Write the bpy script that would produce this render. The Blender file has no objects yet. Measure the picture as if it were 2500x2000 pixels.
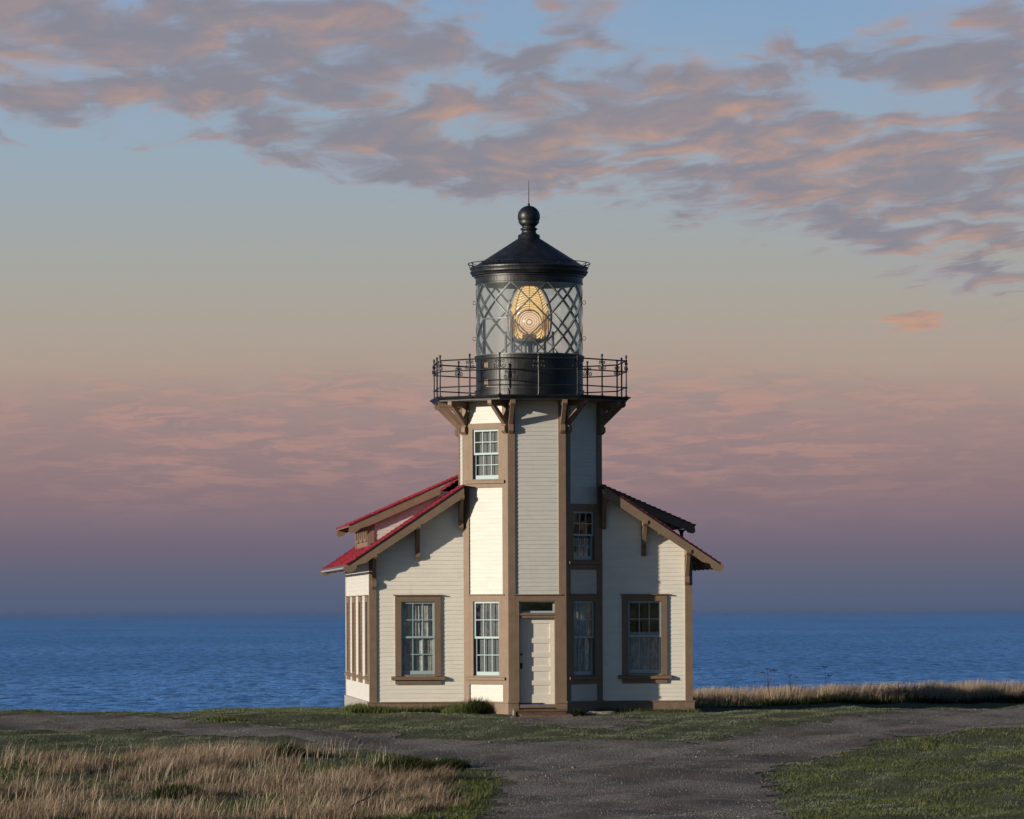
import bpy, math, random
import numpy as np
from mathutils import Vector, Matrix

random.seed(7)
rng = np.random.default_rng(11)
R = math.radians
scene = bpy.context.scene
C = scene.collection

# ------------------------------------------------------------------ camera
CAM_D, CAM_H = 125.0, 2.72
cam_data = bpy.data.cameras.new("camera")
cam = bpy.data.objects.new("camera", cam_data)
C.objects.link(cam)
cam_data.sensor_width = 36.0
cam_data.lens = 162.0
cam_data.shift_y = (1493.0 - 1000.0) / 2500.0
cam_data.clip_start = 1.0
cam_data.clip_end = 300000.0
cam.matrix_world = (Matrix.Translation((0, -CAM_D, CAM_H)) @ Matrix.Rotation(R(90), 4, 'X')
                    @ Matrix.Rotation(R(-0.23), 4, 'Z'))
scene.camera = cam

EXPO = 0.6
scene.view_settings.view_transform = 'Standard'
scene.view_settings.look = 'None'
scene.view_settings.exposure = EXPO
scene.view_settings.gamma = 1.0
scene.view_settings.use_curve_mapping = False
EK = 2.0 ** (-EXPO)


def lin(r, g, b):
    def f(c):
        c /= 255.0
        return c / 12.92 if c <= 0.04045 else ((c + 0.055) / 1.055) ** 2.4
    return (f(r), f(g), f(b))


# ------------------------------------------------------------------ node helpers
class N:
    """A scalar node socket with arithmetic."""
    def __init__(s, nt, sock):
        s.nt, s.s = nt, sock

    def _op(s, op, o=None, o2=None, rev=False, clamp=False):
        n = s.nt.nodes.new('ShaderNodeMath')
        n.operation = op
        n.use_clamp = clamp
        args = [s] if o is None else ([o, s] if rev else [s, o])
        if o2 is not None:
            args.append(o2)
        for i, a in enumerate(args):
            if isinstance(a, N):
                s.nt.links.new(a.s, n.inputs[i])
            else:
                n.inputs[i].default_value = a
        return N(s.nt, n.outputs[0])

    def __add__(s, o): return s._op('ADD', o)
    __radd__ = __add__
    def __sub__(s, o): return s._op('SUBTRACT', o)
    def __rsub__(s, o): return s._op('SUBTRACT', o, rev=True)
    def __mul__(s, o): return s._op('MULTIPLY', o)
    __rmul__ = __mul__
    def __truediv__(s, o): return s._op('DIVIDE', o)
    def __rtruediv__(s, o): return s._op('DIVIDE', o, rev=True)
    def max(s, o): return s._op('MAXIMUM', o)
    def min(s, o): return s._op('MINIMUM', o)
    def pow(s, o): return s._op('POWER', o)
    def exp(s): return s._op('EXPONENT')
    def sqrt(s): return s._op('SQRT')
    def atan2(s, o): return s._op('ARCTAN2', o)
    def clamp(s): return s._op('ADD', 0.0, clamp=True)

    def smooth(s, a, b):
        n = s.nt.nodes.new('ShaderNodeMapRange')
        n.interpolation_type = 'SMOOTHSTEP'
        s.nt.links.new(s.s, n.inputs[0])
        n.inputs[1].default_value, n.inputs[2].default_value = a, b
        n.inputs[3].default_value, n.inputs[4].default_value = 0.0, 1.0
        return N(s.nt, n.outputs[0])


def comb(nt, x, y, z):
    n = nt.nodes.new('ShaderNodeCombineXYZ')
    for i, a in enumerate((x, y, z)):
        if isinstance(a, N):
            nt.links.new(a.s, n.inputs[i])
        else:
            n.inputs[i].default_value = a
    return n.outputs[0]


def noise(nt, vec, scale=1.0, detail=4.0, rough=0.55, dist=0.0, lac=2.0):
    n = nt.nodes.new('ShaderNodeTexNoise')
    if vec is not None:
        nt.links.new(vec, n.inputs['Vector'])
    n.inputs['Scale'].default_value = scale
    n.inputs['Detail'].default_value = detail
    n.inputs['Roughness'].default_value = rough
    n.inputs['Distortion'].default_value = dist
    n.inputs['Lacunarity'].default_value = lac
    return N(nt, n.outputs[0])


def mixc(nt, fac, a, b):
    n = nt.nodes.new('ShaderNodeMix')
    n.data_type = 'RGBA'
    n.clamp_factor = True
    if isinstance(fac, N):
        nt.links.new(fac.s, n.inputs[0])
    else:
        n.inputs[0].default_value = fac
    for i, c in ((6, a), (7, b)):
        if isinstance(c, (tuple, list)):
            n.inputs[i].default_value = (c[0], c[1], c[2], 1.0)
        else:
            nt.links.new(c, n.inputs[i])
    return n.outputs[2]


def ramp(nt, fac, stops):
    n = nt.nodes.new('ShaderNodeValToRGB')
    el = n.color_ramp.elements
    while len(el) < len(stops):
        el.new(0.5)
    for e, (p, c) in zip(el, stops):
        e.position = p
        e.color = (c[0], c[1], c[2], 1.0)
    nt.links.new(fac.s if isinstance(fac, N) else fac, n.inputs[0])
    return n.outputs[0]


def new_mat(name):
    m = bpy.data.materials.new(name)
    m.use_nodes = True
    nt = m.node_tree
    nt.nodes.clear()
    out = nt.nodes.new('ShaderNodeOutputMaterial')
    return m, nt, out


def pbr(nt, out, color, rough=0.5, metal=0.0, spec=0.5, bump=None, bump_dist=0.01, bump_str=1.0):
    p = nt.nodes.new('ShaderNodeBsdfPrincipled')
    if isinstance(color, (tuple, list)):
        p.inputs['Base Color'].default_value = (color[0], color[1], color[2], 1)
    else:
        nt.links.new(color, p.inputs['Base Color'])
    if isinstance(rough, N):
        nt.links.new(rough.s, p.inputs['Roughness'])
    else:
        p.inputs['Roughness'].default_value = rough
    p.inputs['Metallic'].default_value = metal
    p.inputs['Specular IOR Level'].default_value = spec
    if bump is not None:
        b = nt.nodes.new('ShaderNodeBump')
        b.inputs['Distance'].default_value = bump_dist
        b.inputs['Strength'].default_value = bump_str
        nt.links.new(bump.s, b.inputs['Height'])
        nt.links.new(b.outputs[0], p.inputs['Normal'])
    nt.links.new(p.outputs[0], out.inputs[0])
    return p


def thin_fresnel(nt):
    """reflectance of a thin pane, the same from both sides"""
    g = nt.nodes.new('ShaderNodeNewGeometry')
    d = nt.nodes.new('ShaderNodeVectorMath')
    d.operation = 'DOT_PRODUCT'
    nt.links.new(g.outputs['Incoming'], d.inputs[0])
    nt.links.new(g.outputs['Normal'], d.inputs[1])
    c = N(nt, d.outputs['Value'])._op('ABSOLUTE')
    return (1.0 - c).max(0.0).pow(5.0) * 0.92 + 0.075


def obj_coord(nt, scale=(1, 1, 1)):
    t = nt.nodes.new('ShaderNodeTexCoord')
    m = nt.nodes.new('ShaderNodeMapping')
    m.inputs['Scale'].default_value = scale
    nt.links.new(t.outputs['Object'], m.inputs[0])
    return m.outputs[0]


def attr(nt, name):
    a = nt.nodes.new('ShaderNodeAttribute')
    a.attribute_name = name
    return N(nt, a.outputs['Fac'])


# ------------------------------------------------------------------ materials
M = {}


def painted(name, col, vary=0.10, rough=0.55, scale=(2, 2, 9), dirt=None):
    m, nt, out = new_mat(name)
    v = obj_coord(nt, scale)
    n1 = noise(nt, v, 1.3, 6, 0.6)
    n2 = noise(nt, obj_coord(nt, (14, 14, 40)), 1.0, 3, 0.6)
    lo = tuple(c * (1 - vary * 1.6) for c in col)
    hi = tuple(min(0.95, c * (1 + vary * 0.6)) for c in col)
    f = (n1 * 0.7 + n2 * 0.3).smooth(0.25, 0.7)
    c = mixc(nt, f, lo, hi)
    if dirt is not None:
        n3 = noise(nt, obj_coord(nt, (3.5, 3.5, 1.2)), 1.0, 6, 0.65)
        c = mixc(nt, n3.smooth(0.58, 0.78) * 0.55, c, dirt)
    pbr(nt, out, c, rough, bump=n2, bump_dist=0.003, bump_str=0.6)
    M[name] = m


painted('white_paint', (0.60, 0.585, 0.54), 0.07, 0.5, (1.2, 1.2, 8), dirt=(0.50, 0.47, 0.40))  # shaft white dimmed in colour to hold down its sunlit side
painted('gable_lit_paint', (0.86, 0.815, 0.715), 0.06, 0.5, (1.2, 1.2, 8), dirt=(0.62, 0.57, 0.47))  # cream wing paint, brightened in colour to stand for stronger light
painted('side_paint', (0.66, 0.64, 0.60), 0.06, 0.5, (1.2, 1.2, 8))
painted('door_paint', (0.78, 0.735, 0.64), 0.05, 0.45)
painted('brown_trim', (0.215, 0.145, 0.098), 0.12, 0.6, (3, 3, 3), dirt=(0.20, 0.14, 0.10))
painted('foundation_stucco', (0.23, 0.155, 0.11), 0.22, 0.85, (5, 5, 5), dirt=(0.14, 0.11, 0.085))
painted('sash_blue', (0.36, 0.47, 0.50), 0.05, 0.4)
painted('gutter_paint', (0.36, 0.40, 0.47), 0.05, 0.4)
painted('old_wood', (0.13, 0.078, 0.052), 0.35, 0.8, (2, 9, 9), dirt=(0.06, 0.045, 0.035))
painted('paver_brick', (0.18, 0.09, 0.065), 0.25, 0.85, (6, 6, 6), dirt=(0.10, 0.07, 0.06))
painted('rock', (0.30, 0.26, 0.21), 0.25, 0.9, (7, 7, 7), dirt=(0.14, 0.13, 0.10))
painted('grey_blind', (0.15, 0.15, 0.165), 0.15, 0.8, (2, 2, 3))
painted('plank_shade', (0.02, 0.035, 0.06), 0.2, 0.6)  # shade of the edging plank put into its colour
painted('hinge_sunlit', (0.26, 0.19, 0.12), 0.25, 0.5, (20, 20, 20), dirt=(0.12, 0.07, 0.04))  # sunlight on small drum patches put into this pale colour
painted('dry_wood', (0.09, 0.065, 0.045), 0.2, 0.8)

m, nt, out = new_mat('black_iron')
n1 = noise(nt, obj_coord(nt, (4, 4, 4)), 1.0, 5, 0.6)
n2 = noise(nt, obj_coord(nt, (30, 30, 30)), 1.0, 2, 0.5)
pbr(nt, out, mixc(nt, n1.smooth(.35, .75), (0.008, 0.009, 0.012), (0.022, 0.022, 0.026)),
    n1 * 0.25 + 0.30, bump=n2, bump_dist=0.002)
M['black_iron'] = m

m, nt, out = new_mat('grey_iron')
n1 = noise(nt, obj_coord(nt, (6, 6, 6)), 1.0, 4, 0.6)
pbr(nt, out, mixc(nt, n1.smooth(.3, .7), (0.075, 0.084, 0.094), (0.14, 0.152, 0.165)), 0.40)
M['grey_iron'] = m

# red shingles: tint per tab
m, nt, out = new_mat('red_shingle')
t = attr(nt, 'tint')
n1 = noise(nt, obj_coord(nt, (25, 25, 25)), 1.0, 4, 0.6)
n2 = noise(nt, obj_coord(nt, (0.7, 0.7, 0.7)), 1.0, 3, 0.6)
c = mixc(nt, t * 0.7 + n2 * 0.3, (0.13, 0.012, 0.026), (0.42, 0.048, 0.070))
c = mixc(nt, n1.smooth(.55, .8) * 0.5, c, (0.11, 0.02, 0.03))
n3 = noise(nt, obj_coord(nt, (1.1, 1.1, 1.1)), 1.0, 6, 0.7)
c = mixc(nt, n3.smooth(.60, .78) * 0.45, c, (0.26, 0.11, 0.10))
pbr(nt, out, c, 0.9, spec=0.12, bump=n1, bump_dist=0.006)
M['red_shingle'] = m

# window glass: thin, reflective, slightly wavy
m, nt, out = new_mat('window_glass')
tr = nt.nodes.new('ShaderNodeBsdfTransparent')
tr.inputs[0].default_value = (0.86, 0.90, 0.90, 1)
gl = nt.nodes.new('ShaderNodeBsdfGlossy')
gl.inputs['Roughness'].default_value = 0.03
n1 = noise(nt, obj_coord(nt, (3, 3, 2)), 1.0, 2, 0.5)
b = nt.nodes.new('ShaderNodeBump')
b.inputs['Distance'].default_value = 0.004
nt.links.new(n1.s, b.inputs['Height'])
nt.links.new(b.outputs[0], gl.inputs['Normal'])
mx = nt.nodes.new('ShaderNodeMixShader')
f2 = thin_fresnel(nt)
nt.links.new(f2.s, mx.inputs[0])
nt.links.new(tr.outputs[0], mx.inputs[1])
nt.links.new(gl.outputs[0], mx.inputs[2])
nt.links.new(mx.outputs[0], out.inputs[0])
M['window_glass'] = m

m, nt, out = new_mat('lantern_glass')
tr = nt.nodes.new('ShaderNodeBsdfTransparent')
tr.inputs[0].default_value = (0.95, 0.97, 0.985, 1)
gl = nt.nodes.new('ShaderNodeBsdfGlossy')
gl.inputs['Roughness'].default_value = 0.05
gl.inputs['Color'].default_value = (0.85, 0.93, 1, 1)
mx = nt.nodes.new('ShaderNodeMixShader')
f2 = thin_fresnel(nt)
nt.links.new(f2.s, mx.inputs[0])
nt.links.new(tr.outputs[0], mx.inputs[1])
nt.links.new(gl.outputs[0], mx.inputs[2])
dd_ = nt.nodes.new('ShaderNodeBsdfTranslucent')
dd_.inputs[0].default_value = (0.75, 0.82, 0.9, 1)
d2_ = nt.nodes.new('ShaderNodeBsdfDiffuse')
d2_.inputs[0].default_value = (0.75, 0.82, 0.9, 1)
md_ = nt.nodes.new('ShaderNodeMixShader')
nt.links.new(dd_.outputs[0], md_.inputs[1])
nt.links.new(d2_.outputs[0], md_.inputs[2])
mf_ = nt.nodes.new('ShaderNodeMixShader')
mf_.inputs[0].default_value = 0.075
nt.links.new(mx.outputs[0], mf_.inputs[1])
nt.links.new(md_.outputs[0], mf_.inputs[2])
nt.links.new(mf_.outputs[0], out.inputs[0])
M['lantern_glass'] = m

m, nt, out = new_mat('lace_curtain')
d = nt.nodes.new('ShaderNodeBsdfDiffuse')
tl = nt.nodes.new('ShaderNodeBsdfTranslucent')
n1 = noise(nt, obj_coord(nt, (9, 9, 5)), 1.0, 5, 0.7)
c = mixc(nt, n1.smooth(.35, .7), (0.55, 0.51, 0.49), (0.90, 0.88, 0.87))
nt.links.new(c, d.inputs[0])
nt.links.new(c, tl.inputs[0])
mx = nt.nodes.new('ShaderNodeMixShader')
mx.inputs[0].default_value = 0.3
nt.links.new(d.outputs[0], mx.inputs[1])
nt.links.new(tl.outputs[0], mx.inputs[2])
nt.links.new(mx.outputs[0], out.inputs[0])
M['lace_curtain'] = m

# the lit lens: amber prism bands (tint attribute: 0 joint .. 1 prism crown), it gives off light
m, nt, out = new_mat('lens_prism')
t = attr(nt, 'tint')
nz = noise(nt, obj_coord(nt, (7, 7, 12)), 1.0, 4, 0.65)
f = (t * 0.72 + nz * 0.42)
c = ramp(nt, f, [(0.0, (0.015, 0.010, 0.006)), (0.32, (0.16, 0.075, 0.018)), (0.55, (0.62, 0.33, 0.085)),
                 (0.78, (0.86, 0.60, 0.26)), (1.0, (1.0, 0.82, 0.52))])
em = nt.nodes.new('ShaderNodeEmission')
em.inputs['Strength'].default_value = 0.92
nt.links.new(c, em.inputs[0])
gl = nt.nodes.new('ShaderNodeBsdfGlossy')
gl.inputs['Roughness'].default_value = 0.12
ad = nt.nodes.new('ShaderNodeMixShader')
ad.inputs[0].default_value = 0.10
nt.links.new(em.outputs[0], ad.inputs[1])
nt.links.new(gl.outputs[0], ad.inputs[2])
nt.links.new(ad.outputs[0], out.inputs[0])
M['lens_prism'] = m

m, nt, out = new_mat('lens_bullseye')
t = attr(nt, 'tint')
nz = noise(nt, obj_coord(nt, (6, 6, 6)), 1.0, 3, 0.6)
c = ramp(nt, t * 0.8 + nz * 0.3, [(0.0, (0.14, 0.065, 0.025)), (0.35, (0.55, 0.30, 0.10)), (0.66, (0.74, 0.47, 0.27)),
                                   (1.0, (0.92, 0.70, 0.50))])
em = nt.nodes.new('ShaderNodeEmission')
em.inputs['Strength'].default_value = 0.84
nt.links.new(c, em.inputs[0])
gl = nt.nodes.new('ShaderNodeBsdfGlossy')
gl.inputs['Roughness'].default_value = 0.08
ad = nt.nodes.new('ShaderNodeMixShader')
ad.inputs[0].default_value = 0.08
nt.links.new(em.outputs[0], ad.inputs[1])
nt.links.new(gl.outputs[0], ad.inputs[2])
nt.links.new(ad.outputs[0], out.inputs[0])
M['lens_bullseye'] = m


def blade_mat(name, stops, transl=0.25):
    m, nt, out = new_mat(name)
    t = attr(nt, 'tint')
    c = ramp(nt, t, stops)
    d = nt.nodes.new('ShaderNodeBsdfDiffuse')
    tl = nt.nodes.new('ShaderNodeBsdfTranslucent')
    nt.links.new(c, d.inputs[0])
    nt.links.new(c, tl.inputs[0])
    mx = nt.nodes.new('ShaderNodeMixShader')
    mx.inputs[0].default_value = transl
    nt.links.new(d.outputs[0], mx.inputs[1])
    nt.links.new(tl.outputs[0], mx.inputs[2])
    nt.links.new(mx.outputs[0], out.inputs[0])
    M[name] = m


blade_mat('lawn_blade', [(0.0, (0.080, 0.084, 0.052)), (0.35, (0.136, 0.155, 0.094)), (0.7, (0.185, 0.212, 0.140)), (1.0, (0.27, 0.29, 0.21))])
blade_mat('fresh_blade', [(0.0, (0.045, 0.052, 0.020)), (0.4, (0.082, 0.100, 0.034)), (0.75, (0.128, 0.152, 0.050)), (1.0, (0.21, 0.22, 0.10))])
blade_mat('dry_blade', [(0.0, (0.095, 0.070, 0.046)), (0.35, (0.205, 0.150, 0.105)), (0.7, (0.36, 0.275, 0.20)), (1.0, (0.60, 0.49, 0.37))])
blade_mat('dark_blade', [(0.0, (0.012, 0.018, 0.008)), (0.6, (0.032, 0.045, 0.016)), (1.0, (0.08, 0.10, 0.035))])

m, nt, out = new_mat('turf_soil')
v = obj_coord(nt)
n1 = noise(nt, v, 0.7, 6, 0.6)
n2 = noise(nt, v, 9.0, 4, 0.7)
c = mixc(nt, n1.smooth(.35, .65), (0.078, 0.076, 0.048), (0.100, 0.116, 0.066))
c = mixc(nt, n2.smooth(.5, .75) * 0.6, c, (0.125, 0.126, 0.080))
pbr(nt, out, c, 0.95, spec=0.1, bump=n2, bump_dist=0.05)
M['turf_soil'] = m

m, nt, out = new_mat('gravel')
v = obj_coord(nt)
vo = nt.nodes.new('ShaderNodeTexVoronoi')
vo.inputs['Scale'].default_value = 26.0
nt.links.new(v, vo.inputs[0])
vo2 = nt.nodes.new('ShaderNodeTexVoronoi')
vo2.inputs['Scale'].default_value = 38.0
nt.links.new(v, vo2.inputs[0])
sx = nt.nodes.new('ShaderNodeSeparateColor')
nt.links.new(vo.outputs['Color'], sx.inputs[0])
cellr = N(nt, sx.outputs[0])
big = noise(nt, obj_coord(nt, (0.55, 0.30, 1)), 1.0, 6, 0.66, 0.5)
mid = noise(nt, v, 3.0, 5, 0.65)
c = ramp(nt, cellr, [(0.0, (0.105, 0.096, 0.090)), (0.5, (0.195, 0.178, 0.168)), (0.9, (0.27, 0.248, 0.232)), (1.0, (0.36, 0.335, 0.315))])
c = mixc(nt, big.smooth(.45, .62) * 0.8, c, (0.098, 0.082, 0.071))
c = mixc(nt, mid.smooth(.58, .78) * 0.45, c, (0.21, 0.197, 0.188))
rut = noise(nt, obj_coord(nt, (0.16, 0.9, 1)), 1.0, 4, 0.6, 0.3)
c = mixc(nt, rut.smooth(.56, .68) * 0.55, c, (0.070, 0.060, 0.053))
h = N(nt, vo.outputs['Distance']) * -1.0 + mid * 0.8 + N(nt, vo2.outputs['Distance']) * -0.5
pbr(nt, out, c, 0.9, spec=0.2, bump=h + big * 2.0, bump_dist=0.04)
M['gravel'] = m

m, nt, out = new_mat('pebble_stone')
t = attr(nt, 'tint')
c = ramp(nt, t, [(0.0, (0.07, 0.066, 0.064)), (0.6, (0.17, 0.157, 0.147)), (1.0, (0.38, 0.355, 0.33))])
pbr(nt, out, c, 0.85, spec=0.3)
M['pebble_stone'] = m

# sea water: bands of waves through bump, trough shade also painted into the colour
m, nt, out = new_mat('sea_water')
t = nt.nodes.new('ShaderNodeTexCoord')
mp = nt.nodes.new('ShaderNodeMapping')
mp.inputs['Scale'].default_value = (0.07, 0.026, 1)
mp.inputs['Rotation'].default_value = (0, 0, R(6))
nt.links.new(t.outputs['Object'], mp.inputs[0])
mp2 = nt.nodes.new('ShaderNodeMapping')
mp2.inputs['Scale'].default_value = (0.32, 0.085, 1)
mp2.inputs['Rotation'].default_value = (0, 0, R(-5))
nt.links.new(t.outputs['Object'], mp2.inputs[0])
mp3 = nt.nodes.new('ShaderNodeMapping')
mp3.inputs['Scale'].default_value = (0.004, 0.0011, 1)
nt.links.new(t.outputs['Object'], mp3.inputs[0])
w1 = noise(nt, mp.outputs[0], 1.0, 5, 0.6, 0.4)
w2 = noise(nt, mp2.outputs[0], 1.0, 4, 0.65, 0.3)
w3 = noise(nt, mp3.outputs[0], 1.0, 4, 0.6)
mp4 = nt.nodes.new('ShaderNodeMapping')
mp4.inputs['Scale'].default_value = (0.20, 0.040, 1)
mp4.inputs['Rotation'].default_value = (0, 0, R(3))
nt.links.new(t.outputs['Object'], mp4.inputs[0])
w4 = noise(nt, mp4.outputs[0], 1.0, 6, 0.62, 0.5)
h = w1 * 2.6 + w2 * 1.0 + w4 * 2.4
c = mixc(nt, w3.smooth(.35, .65), (0.055, 0.205, 0.62), (0.135, 0.35, 0.88))
c = mixc(nt, (w2 * 0.25 + w1 * 0.3 + w4 * 0.45).smooth(.39, .56), (0.014, 0.055, 0.21), c)
df_ = nt.nodes.new('ShaderNodeBsdfDiffuse')
nt.links.new(c, df_.inputs[0])
gl = nt.nodes.new('ShaderNodeBsdfGlossy')
gl.inputs['Roughness'].default_value = 0.35
gl.inputs['Color'].default_value = (0.38, 0.76, 1.0, 1)
b = nt.nodes.new('ShaderNodeBump')
b.inputs['Distance'].default_value = 1.0
nt.links.new(h.s, b.inputs['Height'])
nt.links.new(b.outputs[0], df_.inputs['Normal'])
nt.links.new(b.outputs[0], gl.inputs['Normal'])
mx = nt.nodes.new('ShaderNodeMixShader')
mx.inputs[0].default_value = 0.42
nt.links.new(df_.outputs[0], mx.inputs[1])
nt.links.new(gl.outputs[0], mx.inputs[2])
mf2 = (w4 * 0.55 + w2 * 0.45).smooth(.36, .62) * 0.34 + 0.20
nt.links.new(mf2.s, mx.inputs[0])
nt.links.new(mx.outputs[0], out.inputs[0])
M['sea_water'] = m


# ------------------------------------------------------------------ object helpers
def link(name, me, mat=None, parent=None):
    o = bpy.data.objects.new(name, me)
    C.objects.link(o)
    if mat is not None:
        me.materials.append(M[mat] if isinstance(mat, str) else mat)
    if parent is not None:
        o.parent = parent
    return o


def tag(o, label=None, cat=None, group=None, kind=None):
    if label: o['label'] = label
    if cat: o['category'] = cat
    if group: o['group'] = group
    if kind: o['kind'] = kind
    return o


def empty(name, loc=(0, 0, 0), rz=0.0):
    o = bpy.data.objects.new(name, None)
    o.empty_display_size = 0.3
    o.location = loc
    o.rotation_euler = (0, 0, rz)
    C.objects.link(o)
    return o


class MB:
    def __init__(s):
        s.v, s.f, s.t = [], [], []

    def poly(s, pts, tint=0.5):
        i = len(s.v)
        s.v += [tuple(p) for p in pts]
        s.f.append(tuple(range(i, i + len(pts))))
        s.t.append(tint)

    def hexa(s, p, tint=0.5):
        """8 points: bottom 4 (ccw seen from above), top 4"""
        i = len(s.v)
        s.v += [tuple(q) for q in p]
        for f in ((3, 2, 1, 0), (4, 5, 6, 7), (0, 1, 5, 4), (1, 2, 6, 5), (2, 3, 7, 6), (3, 0, 4, 7)):
            s.f.append(tuple(i + k for k in f))
            s.t.append(tint)

    def box(s, x0, x1, y0, y1, z0, z1, tint=0.5):
        s.hexa([(x0, y0, z0), (x1, y0, z0), (x1, y1, z0), (x0, y1, z0),
                (x0, y0, z1), (x1, y0, z1), (x1, y1, z1), (x0, y1, z1)], tint)

    def fbox(s, F, u0, u1, d0, d1, z0, z1, tint=0.5):
        s.hexa([F(u0, d1, z0), F(u1, d1, z0), F(u1, d0, z0), F(u0, d0, z0),
                F(u0, d1, z1), F(u1, d1, z1), F(u1, d0, z1), F(u0, d0, z1)], tint)

    def prism(s, ring_a, ring_b, tint=0.5):
        i, n = len(s.v), len(ring_a)
        s.v += [tuple(p) for p in ring_a] + [tuple(p) for p in ring_b]
        s.f.append(tuple(range(i + n - 1, i - 1, -1)))
        s.f.append(tuple(range(i + n, i + 2 * n)))
        s.t += [tint, tint]
        for k in range(n):
            k2 = (k + 1) % n
            s.f.append((i + k, i + k2, i + n + k2, i + n + k))
            s.t.append(tint)

    def lathe(s, prof, seg=48, cx=0.0, cy=0.0, tints=None, a0=0.0, a1=2 * math.pi):
        full = abs(a1 - a0 - 2 * math.pi) < 1e-6
        i, n = len(s.v), len(prof)
        cols = seg if full else seg + 1
        for k in range(cols):
            a = a0 + (a1 - a0) * k / seg
            for (r, z) in prof:
                s.v.append((cx + r * math.cos(a), cy + r * math.sin(a), z))
        for k in range(seg):
            k2 = (k + 1) % cols
            for j in range(n - 1):
                s.f.append((i + k * n + j, i + k2 * n + j, i + k2 * n + j + 1, i + k * n + j + 1))
                s.t.append(0.5 if tints is None else tints[j])

    def tube(s, pts, r, seg=8, cap=True, tint=0.5):
        pts = [Vector(p) for p in pts]
        rs = r if isinstance(r, (list, tuple)) else [r] * len(pts)
        i = len(s.v)
        n = len(pts)
        up = Vector((0, 0, 1))
        prev = None
        for k, p in enumerate(pts):
            t = (pts[min(k + 1, n - 1)] - pts[max(k - 1, 0)]).normalized()
            if prev is None:
                a = up.cross(t)
                if a.length < 1e-3:
                    a = Vector((1, 0, 0))
            else:
                a = prev - t * prev.dot(t)
            a.normalize()
            prev = a
            b = t.cross(a)
            for q in range(seg):
                w = 2 * math.pi * q / seg
                s.v.append(tuple(p + (a * math.cos(w) + b * math.sin(w)) * rs[k]))
        for k in range(n - 1):
            for q in range(seg):
                q2 = (q + 1) % seg
                s.f.append((i + k * seg + q, i + k * seg + q2, i + (k + 1) * seg + q2, i + (k + 1) * seg + q))
                s.t.append(tint)
        if cap:
            s.f.append(tuple(i + q for q in range(seg - 1, -1, -1)))
            s.f.append(tuple(i + (n - 1) * seg + q for q in range(seg)))
            s.t += [tint, tint]

    def build(s, name, mat, parent=None, smooth=False, tint=False):
        me = bpy.data.meshes.new(name)
        me.from_pydata(s.v, [], s.f)
        if tint:
            a = me.attributes.new('tint', 'FLOAT', 'FACE')
            a.data.foreach_set('value', s.t)
        if smooth:
            me.polygons.foreach_set('use_smooth', [True] * len(me.polygons))
        me.update()
        return link(name, me, mat, parent)


def face(org, u, n):
    """frame on a wall: u along the wall (to the viewer's right), d outwards, z up; local building coordinates"""
    def F(a, d, z):
        return (org[0] + u[0] * a + n[0] * d, org[1] + u[1] * a + n[1] * d, z)
    return F


# ------------------------------------------------------------------ building frame
TH = R(5.4)
house = empty('lighthouse', (0.5, 0, 0), TH)
tag(house, 'white clapboard lighthouse with a black lantern, brown trim and red roofed wings', 'lighthouse')

AP = 1.836                    # apothem of the octagonal shaft
q = math.sqrt(0.5)
faces8 = []                   # face frames, first the front, then counter-clockwise to the right
for k in range(8):
    a = -math.pi / 2 + k * math.pi / 4
    n_ = (math.cos(a), math.sin(a))
    u_ = (-n_[1], n_[0])
    faces8.append(face((n_[0] * AP, n_[1] * AP), u_, n_))
FRONT, DIAG_R, RIGHT, DIAG_L, LEFT = faces8[0], faces8[1], faces8[2], faces8[7], faces8[6]
HS = AP * math.tan(math.pi / 8)   # half side 0.7605

YW = -0.76                    # facade of the wings
XL, XR = -4.39, 4.28
YB = 10.1
APEX, SL = 7.41, 0.672


def roof_top(x):
    return APEX - SL * abs(x)


WING = face((0, YW), (1, 0), (0, -1))
SIDE_L = face((XL, 0), (0, -1), (-1, 0))
SIDE_R = face((XR, 0), (0, 1), (1, 0))
BACK = face((0, YB), (-1, 0), (0, 1))

PITCH = 0.112
LIP = 0.011


def siding(mb, F, z0, z1, span, holes=(), pitch=PITCH):
    """overlapping boards; span(z) -> (u0, u1); holes (u0, u1, z0, z1)"""
    cuts = {z0, z1}
    n = int(math.ceil((z1 - z0) / pitch))
    for i in range(n + 1):
        cuts.add(min(z1, z0 + i * pitch))
    for h in holes:
        for z in h[2:]:
            if z0 < z < z1:
                cuts.add(z)
    cuts = sorted(cuts)
    for za, zb in zip(cuts, cuts[1:]):
        if zb - za < 1e-4:
            continue
        row = math.floor((za - z0) / pitch + 1e-6)
        rz = z0 + row * pitch
        da = 0.004 + LIP * (1 - (za - rz) / pitch)
        db = 0.004 + LIP * (1 - (zb - rz) / pitch)
        a0, a1 = span(za)
        b0, b1 = span(zb)
        segs = [(0.0, 1.0)]
        zc = 0.5 * (za + zb)
        c0, c1 = span(zc)
        if c1 - c0 < 0.01:
            continue
        for h in holes:
            if h[2] < zc < h[3]:
                lo, hi = (h[0] - c0) / (c1 - c0), (h[1] - c0) / (c1 - c0)
                ns = []
                for s0, s1 in segs:
                    if hi <= s0 or lo >= s1:
                        ns.append((s0, s1))
                        continue
                    if lo > s0: ns.append((s0, lo))
                    if hi < s1: ns.append((hi, s1))
                segs = ns
        for s0, s1 in segs:
            ua0, ua1 = a0 + (a1 - a0) * s0, a0 + (a1 - a0) * s1
            ub0, ub1 = b0 + (b1 - b0) * s0, b0 + (b1 - b0) * s1
            mb.poly([F(ua0, da, za), F(ua1, da, za), F(ub1, db, zb), F(ub0, db, zb)])
            if abs(za - rz) < 1e-5:
                mb.poly([F(ua0, 0.002, za), F(ua1, 0.002, za), F(ua1, da, za), F(ua0, da, za)])


def const(a, b):
    return lambda z: (a, b)


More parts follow.
